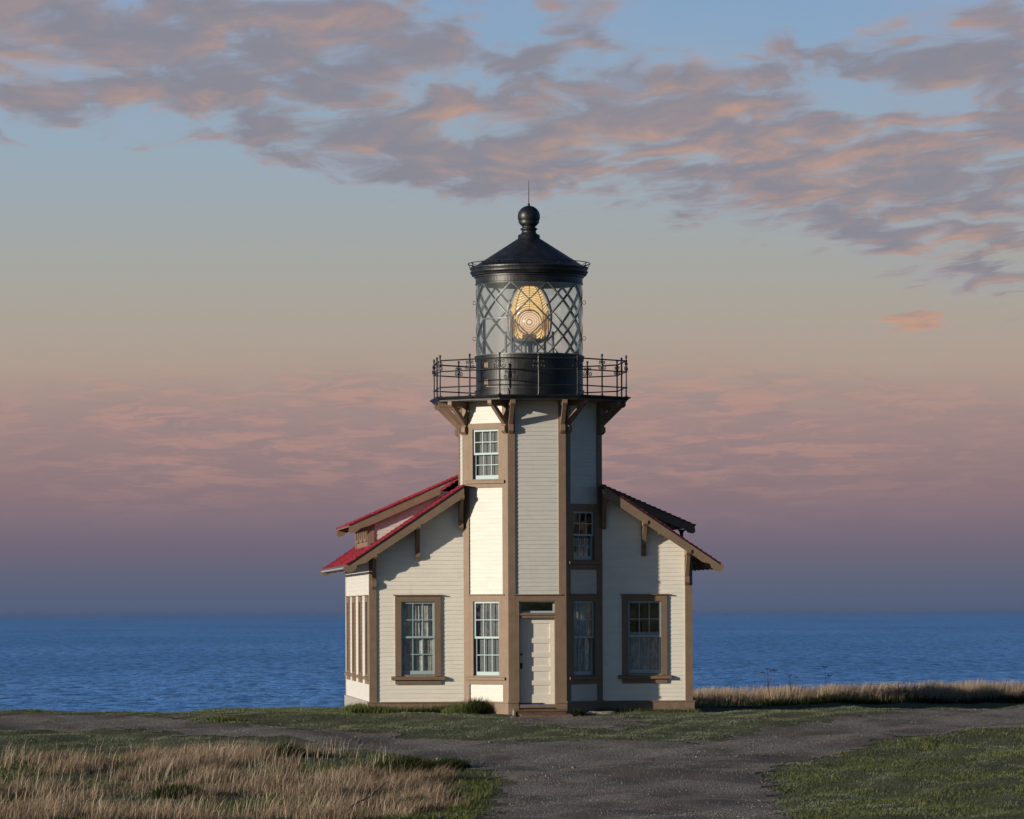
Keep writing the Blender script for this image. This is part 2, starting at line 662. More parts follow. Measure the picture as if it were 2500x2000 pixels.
def window(F, uc, z0, z1, w, casing=False, drop=None, sillp=None, curtain=None, sashes=True, mid=None, blind=False):
    """sash window: part 'window' with sub-parts sash, pane, sill, curtain"""
    h = w / 2
    mb = MB()
    D0, D1 = 0.034, -0.20
    # jamb liner
    mb.fbox(F, uc - h - 0.03, uc - h, D1, 0.025, z0, z1)
    mb.fbox(F, uc + h, uc + h + 0.03, D1, 0.025, z0, z1)
    mb.fbox(F, uc - h - 0.03, uc + h + 0.03, D1, 0.0245, z1, z1 + 0.03)
    mb.fbox(F, uc - h - 0.03, uc + h + 0.03, D1, 0.0235, z0 - 0.03, z0)
    if casing:
        cw = 0.165
        mb.fbox(F, uc - h - cw, uc - h, -0.01, 0.055, z0 - 0.04, z1)
        mb.fbox(F, uc + h, uc + h + cw, -0.01, 0.055, z0 - 0.04, z1)
        mb.fbox(F, uc - h - cw, uc + h + cw, -0.01, 0.056, z1, z1 + 0.165)
        mb.fbox(F, uc - h - cw, uc + h + cw, -0.01, 0.056, z0 - 0.26, z0 - 0.14)
        mb.fbox(F, uc - h - cw - 0.05, uc + h + cw + 0.05, -0.01, 0.105, z1 + 0.165, z1 + 0.19)
    win = mb.build('window', 'brown_trim', house)
    s = MB()
    if casing:
        s.hexa([F(uc - h - 0.275, 0.115, z0 - 0.142), F(uc + h + 0.275, 0.115, z0 - 0.142), F(uc + h + 0.275, -0.01, z0 - 0.142), F(uc - h - 0.275, -0.01, z0 - 0.142),
                F(uc - h - 0.275, 0.115, z0 - 0.070), F(uc + h + 0.275, 0.115, z0 - 0.070), F(uc + h + 0.275, -0.01, z0 - 0.035), F(uc - h - 0.275, -0.01, z0 - 0.035)])
    else:
        s.hexa([F(uc - 0.685, 0.10, z0 - 0.115), F(uc + 0.685, 0.10, z0 - 0.115), F(uc + 0.685, 0.03, z0 - 0.115), F(uc - 0.685, 0.03, z0 - 0.115),
                F(uc - 0.685, 0.10, z0 - 0.045), F(uc + 0.685, 0.10, z0 - 0.045), F(uc + 0.685, 0.03, z0 - 0.03), F(uc - 0.685, 0.03, z0 - 0.03)])
    s.build('sill', 'brown_trim', win)
    zm = mid if mid is not None else z0 + (z1 - z0) * 0.515
    g = MB()
    for (za, zb, dd, bot, top, st) in ((zm - 0.03, z1, 0.0, 0.055, 0.05, 0.05), (z0 + 0.005, zm + 0.02, -0.048, 0.10, 0.045, 0.05)):
        m_ = MB()
        d0, d1 = dd - 0.042, dd
        m_.fbox(F, uc - h, uc - h + st, d0, d1, za, zb)
        m_.fbox(F, uc + h - st, uc + h, d0, d1, za, zb)
        m_.fbox(F, uc - h + st, uc + h - st, d0, d1, za, za + bot)
        m_.fbox(F, uc - h + st, uc + h - st, d0, d1, zb - top, zb)
        iw = 2 * (h - st)
        for k in (1, 2):
            u = uc - h + st + iw * k / 3
            m_.fbox(F, u - 0.011, u + 0.011, d0 + 0.006, d1 - 0.004, za + bot, zb - top)
        zc = 0.5 * (za + bot + zb - top)
        for k in range(3):
            ua = uc - h + st + iw * k / 3 + 0.011 * (k > 0)
            ub = uc - h + st + iw * (k + 1) / 3 - 0.011 * (k < 2)
            m_.fbox(F, ua, ub, d0 + 0.006, d1 - 0.004, zc - 0.011, zc + 0.011)
        m_.build('sash', 'sash_blue', win)
        e = dd - 0.022
        g.poly([F(uc - h + st * .5, e, za + bot * .5), F(uc + h - st * .5, e, za + bot * .5), F(uc + h - st * .5, e, zb - top * .5), F(uc - h + st * .5, e, zb - top * .5)])
    g.build('pane', 'window_glass', win)
    if blind:
        bl_ = MB()
        bl_.poly([F(uc - h, -0.14, z0), F(uc + h, -0.14, z0), F(uc + h, -0.14, z1), F(uc - h, -0.14, z1)])
        bl_.build('blind', 'grey_blind', win)
    if curtain:
        c0, c1, amp, gap = curtain
        cm = MB()
        n = 60
        ph = random.random() * 6
        rows = 8
        P = []
        for j in range(rows + 1):
            z = c0 + (c1 - c0) * j / rows
            row = []
            for k in range(n + 1):
                t_ = k / n
                u = uc - h + 2 * h * t_
                d = -0.113 + amp * (math.sin(t_ * 34 + ph + 0.3 * j) * 0.6 + math.sin(t_ * 19 + ph * 2) * 0.4 + 0.3 * math.sin(t_ * 71))
                row.append(F(u, d, z))
            P.append(row)
        for j in range(rows):
            for k in range(n):
                if gap and math.sin(k * 0.35 + ph) > 0.97:
                    continue
                cm.poly([P[j][k], P[j][k + 1], P[j + 1][k + 1], P[j + 1][k]])
        cm.build('curtain', 'lace_curtain', win)
    return win


# ------------------------------------------------------------------ the shaft
ZT = 8.355
trim_t = MB()
SID = 0.584
full = const(-SID, SID)


def panel(F, z0, z1, span):
    mb = MB()
    siding(mb, F, z0, z1, span)
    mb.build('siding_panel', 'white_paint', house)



def corner(F, z0=0.29, z1=ZT):
    # corner boards wrap each vertex: an outer skin a little proud of the boards, mitred at the vertex
    e = 0.045 * math.tan(math.pi / 8)
    for sgn in (-1, 1):
        a, b = sgn * SID, sgn * HS
        bo = sgn * (HS + e)
        if sgn < 0:
            trim_t.hexa([F(bo, 0.045, z0), F(a, 0.045, z0), F(a, -0.02, z0), F(b, -0.02, z0),
                         F(bo, 0.045, z1), F(a, 0.045, z1), F(a, -0.02, z1), F(b, -0.02, z1)])
        else:
            trim_t.hexa([F(a, 0.045, z0), F(bo, 0.045, z0), F(b, -0.02, z0), F(a, -0.02, z0),
                         F(a, 0.045, z1), F(bo, 0.045, z1), F(b, -0.02, z1), F(a, -0.02, z1)])


def rail_t(F, z0, z1, w=SID, d=0.0425):
    trim_t.fbox(F, -w, w, -0.02, d, z0, z1)


def drip_t(F, z, w=0.65):
    trim_t.fbox(F, -w, w, 0.03, 0.085, z - 0.012, z + 0.012)


for k, F in enumerate(faces8):
    corner(F)
# front face
panel(FRONT, 3.165, ZT, full)
rail_t(FRONT, 3.0, 3.165)
drip_t(FRONT, 3.165)
DW = 0.49
trim_t.fbox(FRONT, -SID, -DW, -0.02, 0.0425, 0.29, 3.0)
trim_t.fbox(FRONT, DW, SID, -0.02, 0.0425, 0.29, 3.0)
# left diagonal
panel(DIAG_L, 7.77, ZT, full)
rail_t(DIAG_L, 7.61, 7.77)
for sg in (-1, 1):
    a, b = sorted((sg * 0.45, sg * SID))
    trim_t.fbox(DIAG_L, a, b, -0.02, 0.0425, 6.26, 7.61)
    trim_t.fbox(DIAG_L, a, b, -0.02, 0.0425, 0.98, 3.0)
    trim_t.fbox(DIAG_R, a, b, -0.02, 0.0425, 4.09, 5.41)
    trim_t.fbox(DIAG_R, a, b, -0.02, 0.0425, 0.98, 3.0)
rail_t(DIAG_L, 6.04, 6.26)
panel(DIAG_L, 3.185, 6.04, full)
rail_t(DIAG_L, 3.0, 3.165)
drip_t(DIAG_L, 3.165)
rail_t(DIAG_L, 0.765, 0.98)
panel(DIAG_L, 0.31, 0.765, full)
# right diagonal
panel(DIAG_R, 5.60, ZT, full)
rail_t(DIAG_R, 5.41, 5.60)
rail_t(DIAG_R, 3.84, 4.09)
panel(DIAG_R, 3.185, 3.84, full)
rail_t(DIAG_R, 3.0, 3.165)
drip_t(DIAG_R, 3.165)
rail_t(DIAG_R, 0.765, 0.98)
panel(DIAG_R, 0.31, 0.765, full)
# remaining faces above (and inside) the roofs
for k in (2, 3, 4, 5, 6):
    panel(faces8[k], 3.0, ZT, full)
trim_t.build('shaft_trim', 'brown_trim', house)

# base skirt of the shaft
for F in (FRONT, DIAG_L, DIAG_R):
    e = 0.075 * math.tan(math.pi / 8)
    e2 = 0.105 * math.tan(math.pi / 8)
    segs = [(-HS, HS)] if F is not FRONT else [(-HS, -DW - 0.02), (DW + 0.02, HS)]
    for a, b in segs:
        sk = MB()
        ao = a - e if a == -HS else a
        bo = b + e if b == HS else b
        sk.hexa([F(ao, 0.075, -0.3), F(bo, 0.075, -0.3), F(b, -0.02, -0.3), F(a, -0.02, -0.3),
                 F(ao, 0.075, 0.27), F(bo, 0.075, 0.27), F(b, -0.02, 0.27), F(a, -0.02, 0.27)])
        ao = a - e2 if a == -HS else a
        bo = b + e2 if b == HS else b
        sk.hexa([F(ao, 0.105, 0.27), F(bo, 0.105, 0.27), F(b, -0.02, 0.27), F(a, -0.02, 0.27),
                 F(ao, 0.095, 0.31), F(bo, 0.095, 0.31), F(b, -0.02, 0.31), F(a, -0.02, 0.31)])
        sk.build('foundation', 'brown_trim', house)

window(DIAG_L, 0, 6.27, 7.60, 0.90, blind=True)
window(DIAG_L, 0, 1.0, 2.99, 0.90, blind=True)
window(DIAG_R, 0, 4.10, 5.40, 0.90, curtain=(4.1, 4.7, 0.02, True))
window(DIAG_R, 0, 1.0, 2.99, 0.90, curtain=(1.0, 2.98, 0.016, False))

# door, frame, transom
df = MB()
df.fbox(FRONT, -DW, -DW + 0.02, -0.20, 0.03, 0.2, 3.0)
df.fbox(FRONT, DW - 0.02, DW, -0.20, 0.03, 0.2, 3.0)
df.fbox(FRONT, -DW + 0.02, DW - 0.02, -0.20, 0.03, 2.98, 3.0)
df.fbox(FRONT, -DW + 0.02, DW - 0.02, -0.16, 0.01, 2.545, 2.68)
df.fbox(FRONT, -DW + 0.02, DW - 0.02, 0.01, 0.04, 2.62, 2.66)
df.fbox(FRONT, -DW - 0.02, DW + 0.02, -0.20, 0.06, 0.15, 0.225)
frame = df.build('door_frame', 'brown_trim', house)
tr_ = MB()
tr_.fbox(FRONT, -DW + 0.02, -DW + 0.06, -0.13, -0.09, 2.68, 2.98)
tr_.fbox(FRONT, DW - 0.06, DW - 0.02, -0.13, -0.09, 2.68, 2.98)
tr_.fbox(FRONT, -DW + 0.06, DW - 0.06, -0.13, -0.09, 2.68, 2.73)
tr_.fbox(FRONT, -DW + 0.06, DW - 0.06, -0.13, -0.09, 2.95, 2.98)
tr_.build('transom_sash', 'sash_blue', frame)
g = MB()
g.poly([FRONT(-DW + .04, -.11, 2.70), FRONT(DW - .04, -.11, 2.70), FRONT(DW - .04, -.11, 2.96), FRONT(-DW + .04, -.11, 2.96)])
g.build('transom_pane', 'window_glass', frame)
dr = MB()
w0, w1 = -DW + 0.022, DW - 0.022
zA, zB = 0.235, 2.54
st = 0.115
dd0, dd1 = -0.150, -0.105
dr.fbox(FRONT, w0, w0 + st, dd0, dd1, zA, zB)
dr.fbox(FRONT, w1 - st, w1, dd0, dd1, zA, zB)
# five horizontal panels
rails_z = [zA, 0.48, 0.855 - 0.12, 0.855, 1.225 - 0.115, 1.225, 1.585 - 0.115, 1.585, 1.945 - 0.12, 1.945, 2.30 - 0.115, 2.30, 2.445, zB]
rz = [(zA, 0.50), (0.735, 0.865), (1.105, 1.235), (1.47, 1.60), (1.835, 1.965), (2.31, zB)]
rz = [(zA, 0.50), (0.745, 0.875), (1.120, 1.250), (1.495, 1.625), (1.870, 2.0), (2.40, zB)]
for a, b in rz:
    dr.fbox(FRONT, w0 + st, w1 - st, dd0, dd1 - 0.001, a, b)
for (a, b), (c_, d_) in zip(rz, rz[1:]):
    dr.fbox(FRONT, w0 + st, w1 - st, dd0, dd1 - 0.022, b, c_)
door = dr.build('door', 'door_paint', house)
kb = MB()
for z in (1.31,):
    p = [FRONT(-0.42, dd1, z), FRONT(-0.42, dd1 + 0.03, z), FRONT(-0.42, dd1 + 0.04, z), FRONT(-0.42, dd1 + 0.07, z), FRONT(-0.42, dd1 + 0.085, z)]
    kb.tube(p, [0.032, 0.016, 0.03, 0.034, 0.012], 12)
kb.fbox(FRONT, -0.445, -0.395, dd1, dd1 + 0.012, 1.18, 1.29)
kb.build('door_knob', 'black_iron', door)
kb = MB()
kb.tube([FRONT(-0.42, dd1, 1.57), FRONT(-0.42, dd1 + 0.02, 1.57), FRONT(-0.42, dd1 + 0.025, 1.57)], [0.034, 0.034, 0.02], 12)
kb.build('door_lock', 'black_iron', door)
ks = MB()
ks.fbox(FRONT, w0 + 0.02, w1 - 0.3, dd1, dd1 + 0.02, 0.238, 0.27)
ks.build('door_sweep', 'black_iron', door)

# ------------------------------------------------------------------ the wings
wl = MB()
hole_l = (-3.062 - 0.617, -3.062 + 0.617, 0.74, 3.18)
hole_r = (3.062 - 0.617 - 0.0, 3.062 + 0.617, 0.74, 3.18)
XC = -0.055
WL, WRt = -3.12, 3.018
hole_l = (WL - 0.475, WL + 0.475, 1.005, 3.01)
hole_r = (WRt - 0.475, WRt + 0.475, 1.005, 3.01)


def span_l(z):
    x = min(4.24, (APEX - 0.12 - z) / SL)
    return (-x, -1.845) if x > 1.85 else (-1.85, -1.846)


def span_r(z):
    x = min(4.13, (APEX - 0.12 - z) / SL)
    return (1.845, x) if x > 1.85 else (1.846, 1.85)


siding(wl, WING, 0.292, 6.03, span_l, [hole_l])
wl.build('gable_wall', 'gable_lit_paint', house)
wl = MB()
siding(wl, WING, 0.292, 6.03, span_r, [hole_r])
wl.build('gable_wall', 'gable_lit_paint', house)

side_holes = []
sw = MB()
WY = (0.35, 3.3, 6.25, 8.95)
zt = roof_top(XL) - 0.14
siding(sw, SIDE_L, 0.292, zt, const(-YB + 0.10, -YW - 0.10), [(-y - 0.475, -y + 0.475, 1.005, 3.01) for y in WY])
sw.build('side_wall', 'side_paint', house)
sw = MB()
siding(sw, SIDE_R, 0.292, roof_top(XR) - 0.14, const(YW + 0.10, YB - 0.10))
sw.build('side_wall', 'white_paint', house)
bw = MB()


def span_b(z):
    x = min(4.25, (APEX - 0.12 - z) / SL)
    return (-x, x) if x > 0.02 else (-0.01, 0.01)


siding(bw, BACK, 0.292, APEX - 0.14, span_b)
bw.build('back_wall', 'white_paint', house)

# corner boards, skirt
for x, sgn, zt in ((XL, -1, roof_top(XL) - 0.15), (XR, 1, roof_top(XR) - 0.15)):
    for y, sy in ((YW, -1), (YB, 1)):
        cb = MB()
        xa, xb = (x - 0.045, x + 0.155) if sgn < 0 else (x - 0.155, x + 0.045)
        ya, yb = (y - 0.045, y + 0.02) if sy < 0 else (y - 0.02, y + 0.045)
        cb.box(xa, xb, ya, yb, 0.30, zt)
        cb.build('corner_board', 'brown_trim', house)
for x, sgn, zt in ((XL, -1, roof_top(XL) - 0.15), (XR, 1, roof_top(XR) - 0.15)):
    for y, sy in ((YW, -1), (YB, 1)):
        cb = MB()
        xa, xb = (x - 0.043, x + 0.0) if sgn < 0 else (x - 0.0, x + 0.043)
        ya, yb = (y + 0.02, y + 0.11) if sy < 0 else (y - 0.11, y - 0.02)
        cb.box(xa, xb, ya, yb, 0.30, zt)
        cb.build('corner_board', 'side_paint', house)
for a, b in ((XL - 0.085, -1.80), (1.80, XR + 0.085)):
    fd = MB()
    fd.box(a, b, YW - 0.085, YW + 0.1, -0.3, 0.265)
    fd.box(a - 0.02 * (a < 0), b + 0.02 * (a > 0), YW - 0.105, YW + 0.1, 0.265, 0.30)
    fd.build('foundation', 'foundation_stucco', house)
painted('side_concrete', (0.36, 0.33, 0.315), 0.12, 0.85, (3, 3, 3))
for x0, x1 in ((XL - 0.080, XL + 0.1), (XR - 0.1, XR + 0.080)):
    fd = MB()
    fd.box(x0, x1, YW + 0.1, YB + 0.08, -0.3, 0.30)
    fd.build('foundation', 'side_concrete', house)

window(WING, WL, 1.03, 2.99, 0.90, casing=True, curtain=(1.03, 2.97, 0.018, False))
window(WING, WRt, 1.03, 2.99, 0.90, casing=True, curtain=(1.03, 2.15, 0.016, False))
for y in WY:
    window(SIDE_L, -y, 1.03, 2.99, 0.90, casing=True)


# ------------------------------------------------------------------ roofs
def shingles(mb, P, run, y0, y1, expo=0.15, thick=0.034, tab=0.24):
    """P(t, y, h): point t up the slope from the eave, h above the sheathing"""
    n = int(math.ceil(run / expo))
    for i in range(n):
        t0 = i * expo
        t1 = min(run, t0 + expo + 0.02)
        y = y0
        while y < y1 - 1e-6:
            yb = min(y1, y + tab * random.uniform(0.75, 1.3))
            if y1 - yb < 0.06:
                yb = y1
            a = t0 + random.uniform(-0.012, 0.012) if i > 0 else t0 - 0.01
            hh = thick * random.uniform(0.85, 1.25)
            mb.hexa([P(a, y, 0.0), P(a, yb, 0.0), P(t1, yb, 0.0), P(t1, y, 0.0),
                     P(a, y, hh), P(a, yb, hh), P(t1, yb, 0.006), P(t1, y, 0.006)], random.random())
            y = yb + 0.004


Y0R, Y1R = -1.20, 10.9
XE = 5.04
ca, sa = 1 / math.hypot(1, SL), SL / math.hypot(1, SL)
for sgn in (-1, 1):
    xe = XE
    ze = roof_top(xe) - 0.03

    def P(t, y, h, sgn=sgn, xe=xe, ze=ze):
        x = xe - t * ca + h * sa
        z = ze + t * sa + h * ca
        return (sgn * x, y, z)
    run = xe / ca
    mb = MB()
    shingles(mb, P, (xe - 1.87) / ca, Y0R - 0.03, -0.80)
    shingles(mb, P, run, -0.80, Y1R + 0.03)
    roof = mb.build('roof', 'red_shingle', house, tint=True)
    # sheathing
    sh = MB()
    for r_, ya_s, yb_s in (((xe - 1.88) / ca, Y0R, -0.80), (run, -0.80, Y1R)):
        sh.hexa([P(-0.0, ya_s, -0.045), P(-0.0, yb_s, -0.045), P(r_, yb_s, -0.045), P(r_, ya_s, -0.045),
                 P(-0.0, ya_s, -0.002), P(-0.0, yb_s, -0.002), P(r_, yb_s, -0.002), P(r_, ya_s, -0.002)])
    sh.build('soffit_board', 'brown_trim', roof)
    # black strip painting in the shadow line under the shingles along the rakes
    for ya, yb in ((Y0R - 0.045, Y0R - 0.001), (Y1R + 0.001, Y1R + 0.045)):
        ed = MB()
        ed.hexa([P(0, ya, -0.035), P(0, yb, -0.035), P(run - 2.27, yb, -0.035), P(run - 2.27, ya, -0.035),
                 P(0, ya, -0.0025), P(0, yb, -0.0025), P(run - 2.27, yb, -0.0025), P(run - 2.27, ya, -0.0025)])
        ed.build('edge_shadow', 'black_iron', roof)
    # rafter tails under the eave
    for i in range(13):
        y = -0.45 + i * 0.87
        rt = MB()
        prof = [(4.2, roof_top(4.2) - 0.085), (4.2, roof_top(4.2) - 0.24), (4.66, roof_top(4.66) - 0.23), (4.72, roof_top(4.72) - 0.30),
                (4.82, roof_top(4.82) - 0.32), (4.93, roof_top(4.93) - 0.27), (4.99, roof_top(4.99) - 0.10)]
        rt.prism([(sgn * x, y - 0.04, z) for x, z in prof], [(sgn * x, y + 0.04, z) for x, z in prof])
        rt.build('rafter_tail', 'brown_trim', roof)
    # rake boards, front and back, with the shaped tail
    prof = [(1.895, roof_top(1.895) - 0.052), (1.895, roof_top(1.895) - 0.345), (4.395, roof_top(4.395) - 0.31), (4.54, 4.035), (4.66, 4.005), (4.77, 3.975), (4.79, 3.89),
            (4.86, 3.825), (4.95, 3.775), (5.04, 3.785), (5.11, 3.83), (5.15, 3.90), (5.12, 3.955), (5.02, roof_top(5.02) - 0.055)]
    for y, back in ((Y0R, False), (Y1R, True)):
        rb = MB()
        ya, yb = (y - 0.03, y + 0.03)
        pr = prof if not back else [(0.0, APEX - 0.055), (0.0, APEX - 0.36)] + prof[2:]
        rb.prism([(sgn * x, ya, z) for x, z in pr], [(sgn * x, yb, z) for x, z in pr])
        rb.build('rake_board', 'brown_trim', house)
    # gutter between the tails
    gu = MB()
    gx, gz = 5.045, 3.93
    pts = []
    for k in range(9):
        a = math.pi + math.pi * k / 8
        pts.append((gx + 0.055 * math.cos(a), gz + 0.055 * math.sin(a)))
    inner = [(gx + 0.045 * math.cos(math.pi + math.pi * k / 8), gz + 0.045 * math.sin(math.pi + math.pi * k / 8)) for k in range(8, -1, -1)]
    ring = pts + inner
    gu.prism([(sgn * x, Y0R + 0.035, z) for x, z in ring], [(sgn * x, Y1R - 0.035, z) for x, z in ring])
    gu.build('gutter', 'gutter_paint', house)


def bracket(F, u, ztop, reach, height, w=0.13, name='gallery_bracket', arm=0.145, leg=0.15, proud=0.0):
    """arm, leg and slanted brace, in the plane square to the wall"""
    mb = MB()
    h = w / 2

    def slab(prof, hw=h):
        mb.prism([F(u - hw, d, z) for d, z in prof], [F(u + hw, d, z) for d, z in prof])
    zb = ztop - arm
    slab([(0.0, ztop), (0.0, zb), (reach - 0.05, zb), (reach, zb + 0.05), (reach, ztop)])
    z0 = ztop - height
    slab([(0.0, zb - 0.001), (0.0, z0), (leg * 0.55, z0), (leg, z0 + 0.07), (leg, z0 + 0.19), (leg * 0.72, z0 + 0.22), (leg * 0.72, zb - 0.001)], h * 0.985)
    o = 0.10
    slab([(reach - 0.09, zb - 0.002), (leg * 0.73, z0 + 0.235), (leg * 0.73, z0 + 0.235 + 0.17), (reach - 0.09 - o * 1.5, zb - 0.002)], h * 0.8)
    return mb.build(name, 'brown_trim', house)


for x in (-1.95, -3.125, -4.30, 3.0, 4.175, 1.92):
    F = WING
    zt = roof_top(x) - 0.235
    bracket(F, x, zt, 0.50, 0.95, 0.125, 'eave_bracket', arm=0.14, leg=0.13)


# shed dormers, one on each slope
def dormer(sgn, xe, xw, y0, y1, z_at, sl):
    """z_at: roof top height at |x| = xe"""
    top = lambda x: z_at + sl * (xe - x)
    xi = (APEX - z_at - sl * xe) / (SL - sl)        # where the shed meets the main slope
    cheeks = []
    c1, s1 = 1 / math.hypot(1, sl), sl / math.hypot(1, sl)
    # cheeks
    for yy, out_ in ((y0, -1), (y1, 1)):
        F = face((0, yy), (1, 0), (0, out_))

        def sp(z, sgn=sgn):
            # between the main roof (below) and the dormer roof (above)
            xa = max(1.2, (APEX - z) / SL)
            xb = min(xw, max(0.6, (z_at + sl * xe - 0.10 - z) / sl))
            if xb - xa < 0.02:
                xa = xb - 0.02
            lo_, hi_ = xa, xb
            return (sgn * lo_, sgn * hi_) if sgn > 0 else (-hi_, -lo_)
        base = MB()
        siding(base, F, roof_top(xw) - 0.02, top(2.6) - 0.1, sp)
        cheeks.append(base)
    F = face((sgn * xw, 0), (0, sgn), (sgn, 0))
    lw_ = MB()
    lw_.fbox(F, *sorted((sgn * y0, sgn * y1)), -0.02, 0.015, roof_top(xw) - 0.02, top(xw) - 0.08)
    d = lw_.build('dormer', 'brown_trim', house)
    for base in cheeks:
        base.build('dormer_cheek', 'white_paint', d)
    for yy in (y0, y1):
        cbm = MB()
        ya, yb = (yy - 0.045, yy + 0.14) if yy == y0 else (yy - 0.14, yy + 0.045)
        xa, xb = sorted((sgn * (xw - 0.03), sgn * (xw + 0.05)))
        cbm.box(xa, xb, ya, yb, roof_top(xw) - 0.03, top(xw) - 0.06)
        if yy == y1:
            cbm.build('corner_board', 'brown_trim', d)
    cbm = MB()
    ya, yb = y0 - 0.045, y0 + 0.14
    xa, xb = sorted((sgn * (xw - 0.03), sgn * (xw + 0.05)))
    cbm.box(xa, xb, ya, yb, roof_top(xw) - 0.03, top(xw) - 0.06)
    xa, xb = sorted((sgn * (xw - 0.14), sgn * (xw - 0.0301)))
    cbm.box(xa, xb, y0 - 0.045, y0 - 0.0, roof_top(xw - 0.14) - 0.03, top(xw) - 0.06)
    cbm.build('corner_board', 'brown_trim', d)
    for k in range(3):
        yc = y0 + (y1 - y0) * (k + 0.5) / 3
        zc = 0.5 * (roof_top(xw) + top(xw)) - 0.02
        wm = MB()
        for (ya, yb, za, zb) in ((yc - 0.55, yc - 0.43, -0.26, 0.22), (yc + 0.43, yc + 0.55, -0.26, 0.22), (yc - 0.43, yc + 0.43, 0.12, 0.22), (yc - 0.43, yc + 0.43, -0.26, -0.19)):
            xa, xb = sorted((sgn * (xw + 0.034), sgn * (xw + 0.075)))
            wm.box(xa, xb, ya, yb, zc + za, zc + zb)
        wm.build('dormer_window', 'brown_trim', d)
        pm = MB()
        pm.poly([(sgn * (xw + 0.05), yc - 0.43, zc - 0.19), (sgn * (xw + 0.05), yc + 0.43, zc - 0.19), (sgn * (xw + 0.05), yc + 0.43, zc + 0.12), (sgn * (xw + 0.05), yc - 0.43, zc + 0.12)])
        pm.build('dormer_pane', 'window_glass', d)

    def P(t, y, h):
        return (sgn * (xe - t * c1 + h * s1), y, z_at - 0.03 + t * s1 + h * c1)
    run = (xe - xi) / c1
    mb = MB()
    ya, yb = y0 - 0.15, y1 + 0.42
    shingles(mb, P, run, ya - 0.03, yb + 0.03)
    mb.build('dormer_roof', 'red_shingle', d, tint=True)
    sh = MB()
    sh.hexa([P(0, ya, -0.05), P(0, yb, -0.05), P(run, yb, -0.05), P(run, ya, -0.05),
             P(0, ya, -0.002), P(0, yb, -0.002), P(run, yb, -0.002), P(run, ya, -0.002)])
    sh.build('soffit_board', 'brown_trim', d)
    for y in (ya, yb):
        rb = MB()
        xs = 2.35
        prof = [(xs, top(xs) - 0.09), (xs, top(xs) - 0.29), (xe - 0.55, top(xe - 0.55) - 0.29), (xe - 0.32, top(xe - 0.32) - 0.26), (xe - 0.20, top(xe - 0.20) - 0.31),
                (xe - 0.06, top(xe - 0.06) - 0.28), (xe + 0.0, top(xe) - 0.19), (xe - 0.02, top(xe - 0.02) - 0.09)]
        rb.prism([(sgn * x, y - 0.025, z) for x, z in prof], [(sgn * x, y + 0.025, z) for x, z in prof])
        rb.build('rake_board', 'brown_trim', d)
    for k in range(2):
        y = ya + 0.02 if k == 0 else yb - 0.02
        # lookout ends under the eave
        lb = MB()
        for i in range(1):
            xa, xb = sorted((sgn * (xw - 0.02), sgn * (xw + 0.14)))
            zb_ = top(xw) - 0.34
            lb.box(xa, xb, y0 - 0.14 if k == 0 else y1, y0 if k == 0 else y1 + 0.40, zb_, zb_ + 0.17)
        lb.build('lookout', 'brown_trim', d)
    return d


dormer(-1, 4.86, 4.29, 1.33, 6.7, 5.12, 0.437)
dormer(1, 4.68, 4.02, 1.33, 6.7, 5.09, 0.437)

# small vent pipe with a flared cap on the right slope
vp = MB()
vz = roof_top(4.22)
vp.lathe([(0.001, vz - 0.05), (0.075, vz - 0.05), (0.06, vz + 0.10), (0.045, vz + 0.16), (0.055, vz + 0.20), (0.045, vz + 0.23), (0.06, vz + 0.30), (0.10, vz + 0.34), (0.10, vz + 0.37), (0.001, vz + 0.37)], 14, 4.22, 0.6)
vp.build('roof_vent', 'black_iron', house, smooth=False)


# ------------------------------------------------------------------ gallery
def octa(ap, z):
    r = ap / math.cos(math.pi / 8)
    return [(r * math.cos(-math.pi / 2 + math.pi / 8 + k * math.pi / 4), r * math.sin(-math.pi / 2 + math.pi / 8 + k * math.pi / 4), z) for k in range(8)]


gd = MB()
prof = [(1.2, 8.36), (2.535, 8.36), (2.535, 8.395), (2.56, 8.40), (2.58, 8.435), (2.62, 8.445), (2.635, 8.485), (1.3, 8.487)]
for (a, za), (b, zb) in zip(prof, prof[1:]):
    A_, B_ = octa(a, za), octa(b, zb)
    for k in range(8):
        k2 = (k + 1) % 8
        gd.poly([A_[k], A_[k2], B_[k2], B_[k]])
gallery = gd.build('gallery_deck', 'black_iron', house)
sf = MB()
A_, B_ = octa(AP + 0.03, 8.357), octa(2.50, 8.357)
for k in range(8):
    k2 = (k + 1) % 8
    sf.poly([A_[k], B_[k], B_[k2], A_[k2]])
sf.build('gallery_soffit', 'brown_trim', house)

for F in faces8:
    for u in (-0.695, 0.695):
        bracket(F, u, 8.356, 0.70, 0.875, 0.13)

RA = 2.515
for i, (zr, rr) in enumerate(((9.46, 0.019), (9.165, 0.017), (8.74, 0.017))):
    mb = MB()
    pts = octa(RA, zr)
    for k in range(8):
        mb.tube([pts[k], pts[(k + 1) % 8]], rr, 8)
    mb.build('gallery_rail', 'black_iron', gallery)


def spiral(c, ex, ez, r0, turns, dirn=1, a0=0.0, n=22):
    pts = []
    for k in range(n):
        t = k / (n - 1)
        a = a0 + dirn * turns * 2 * math.pi * t
        r = r0 * (1 - 0.68 * t)
        pts.append((c[0] + ex[0] * r * math.cos(a), c[1] + ex[1] * r * math.cos(a), c[2] + r * math.sin(a)))
    return pts


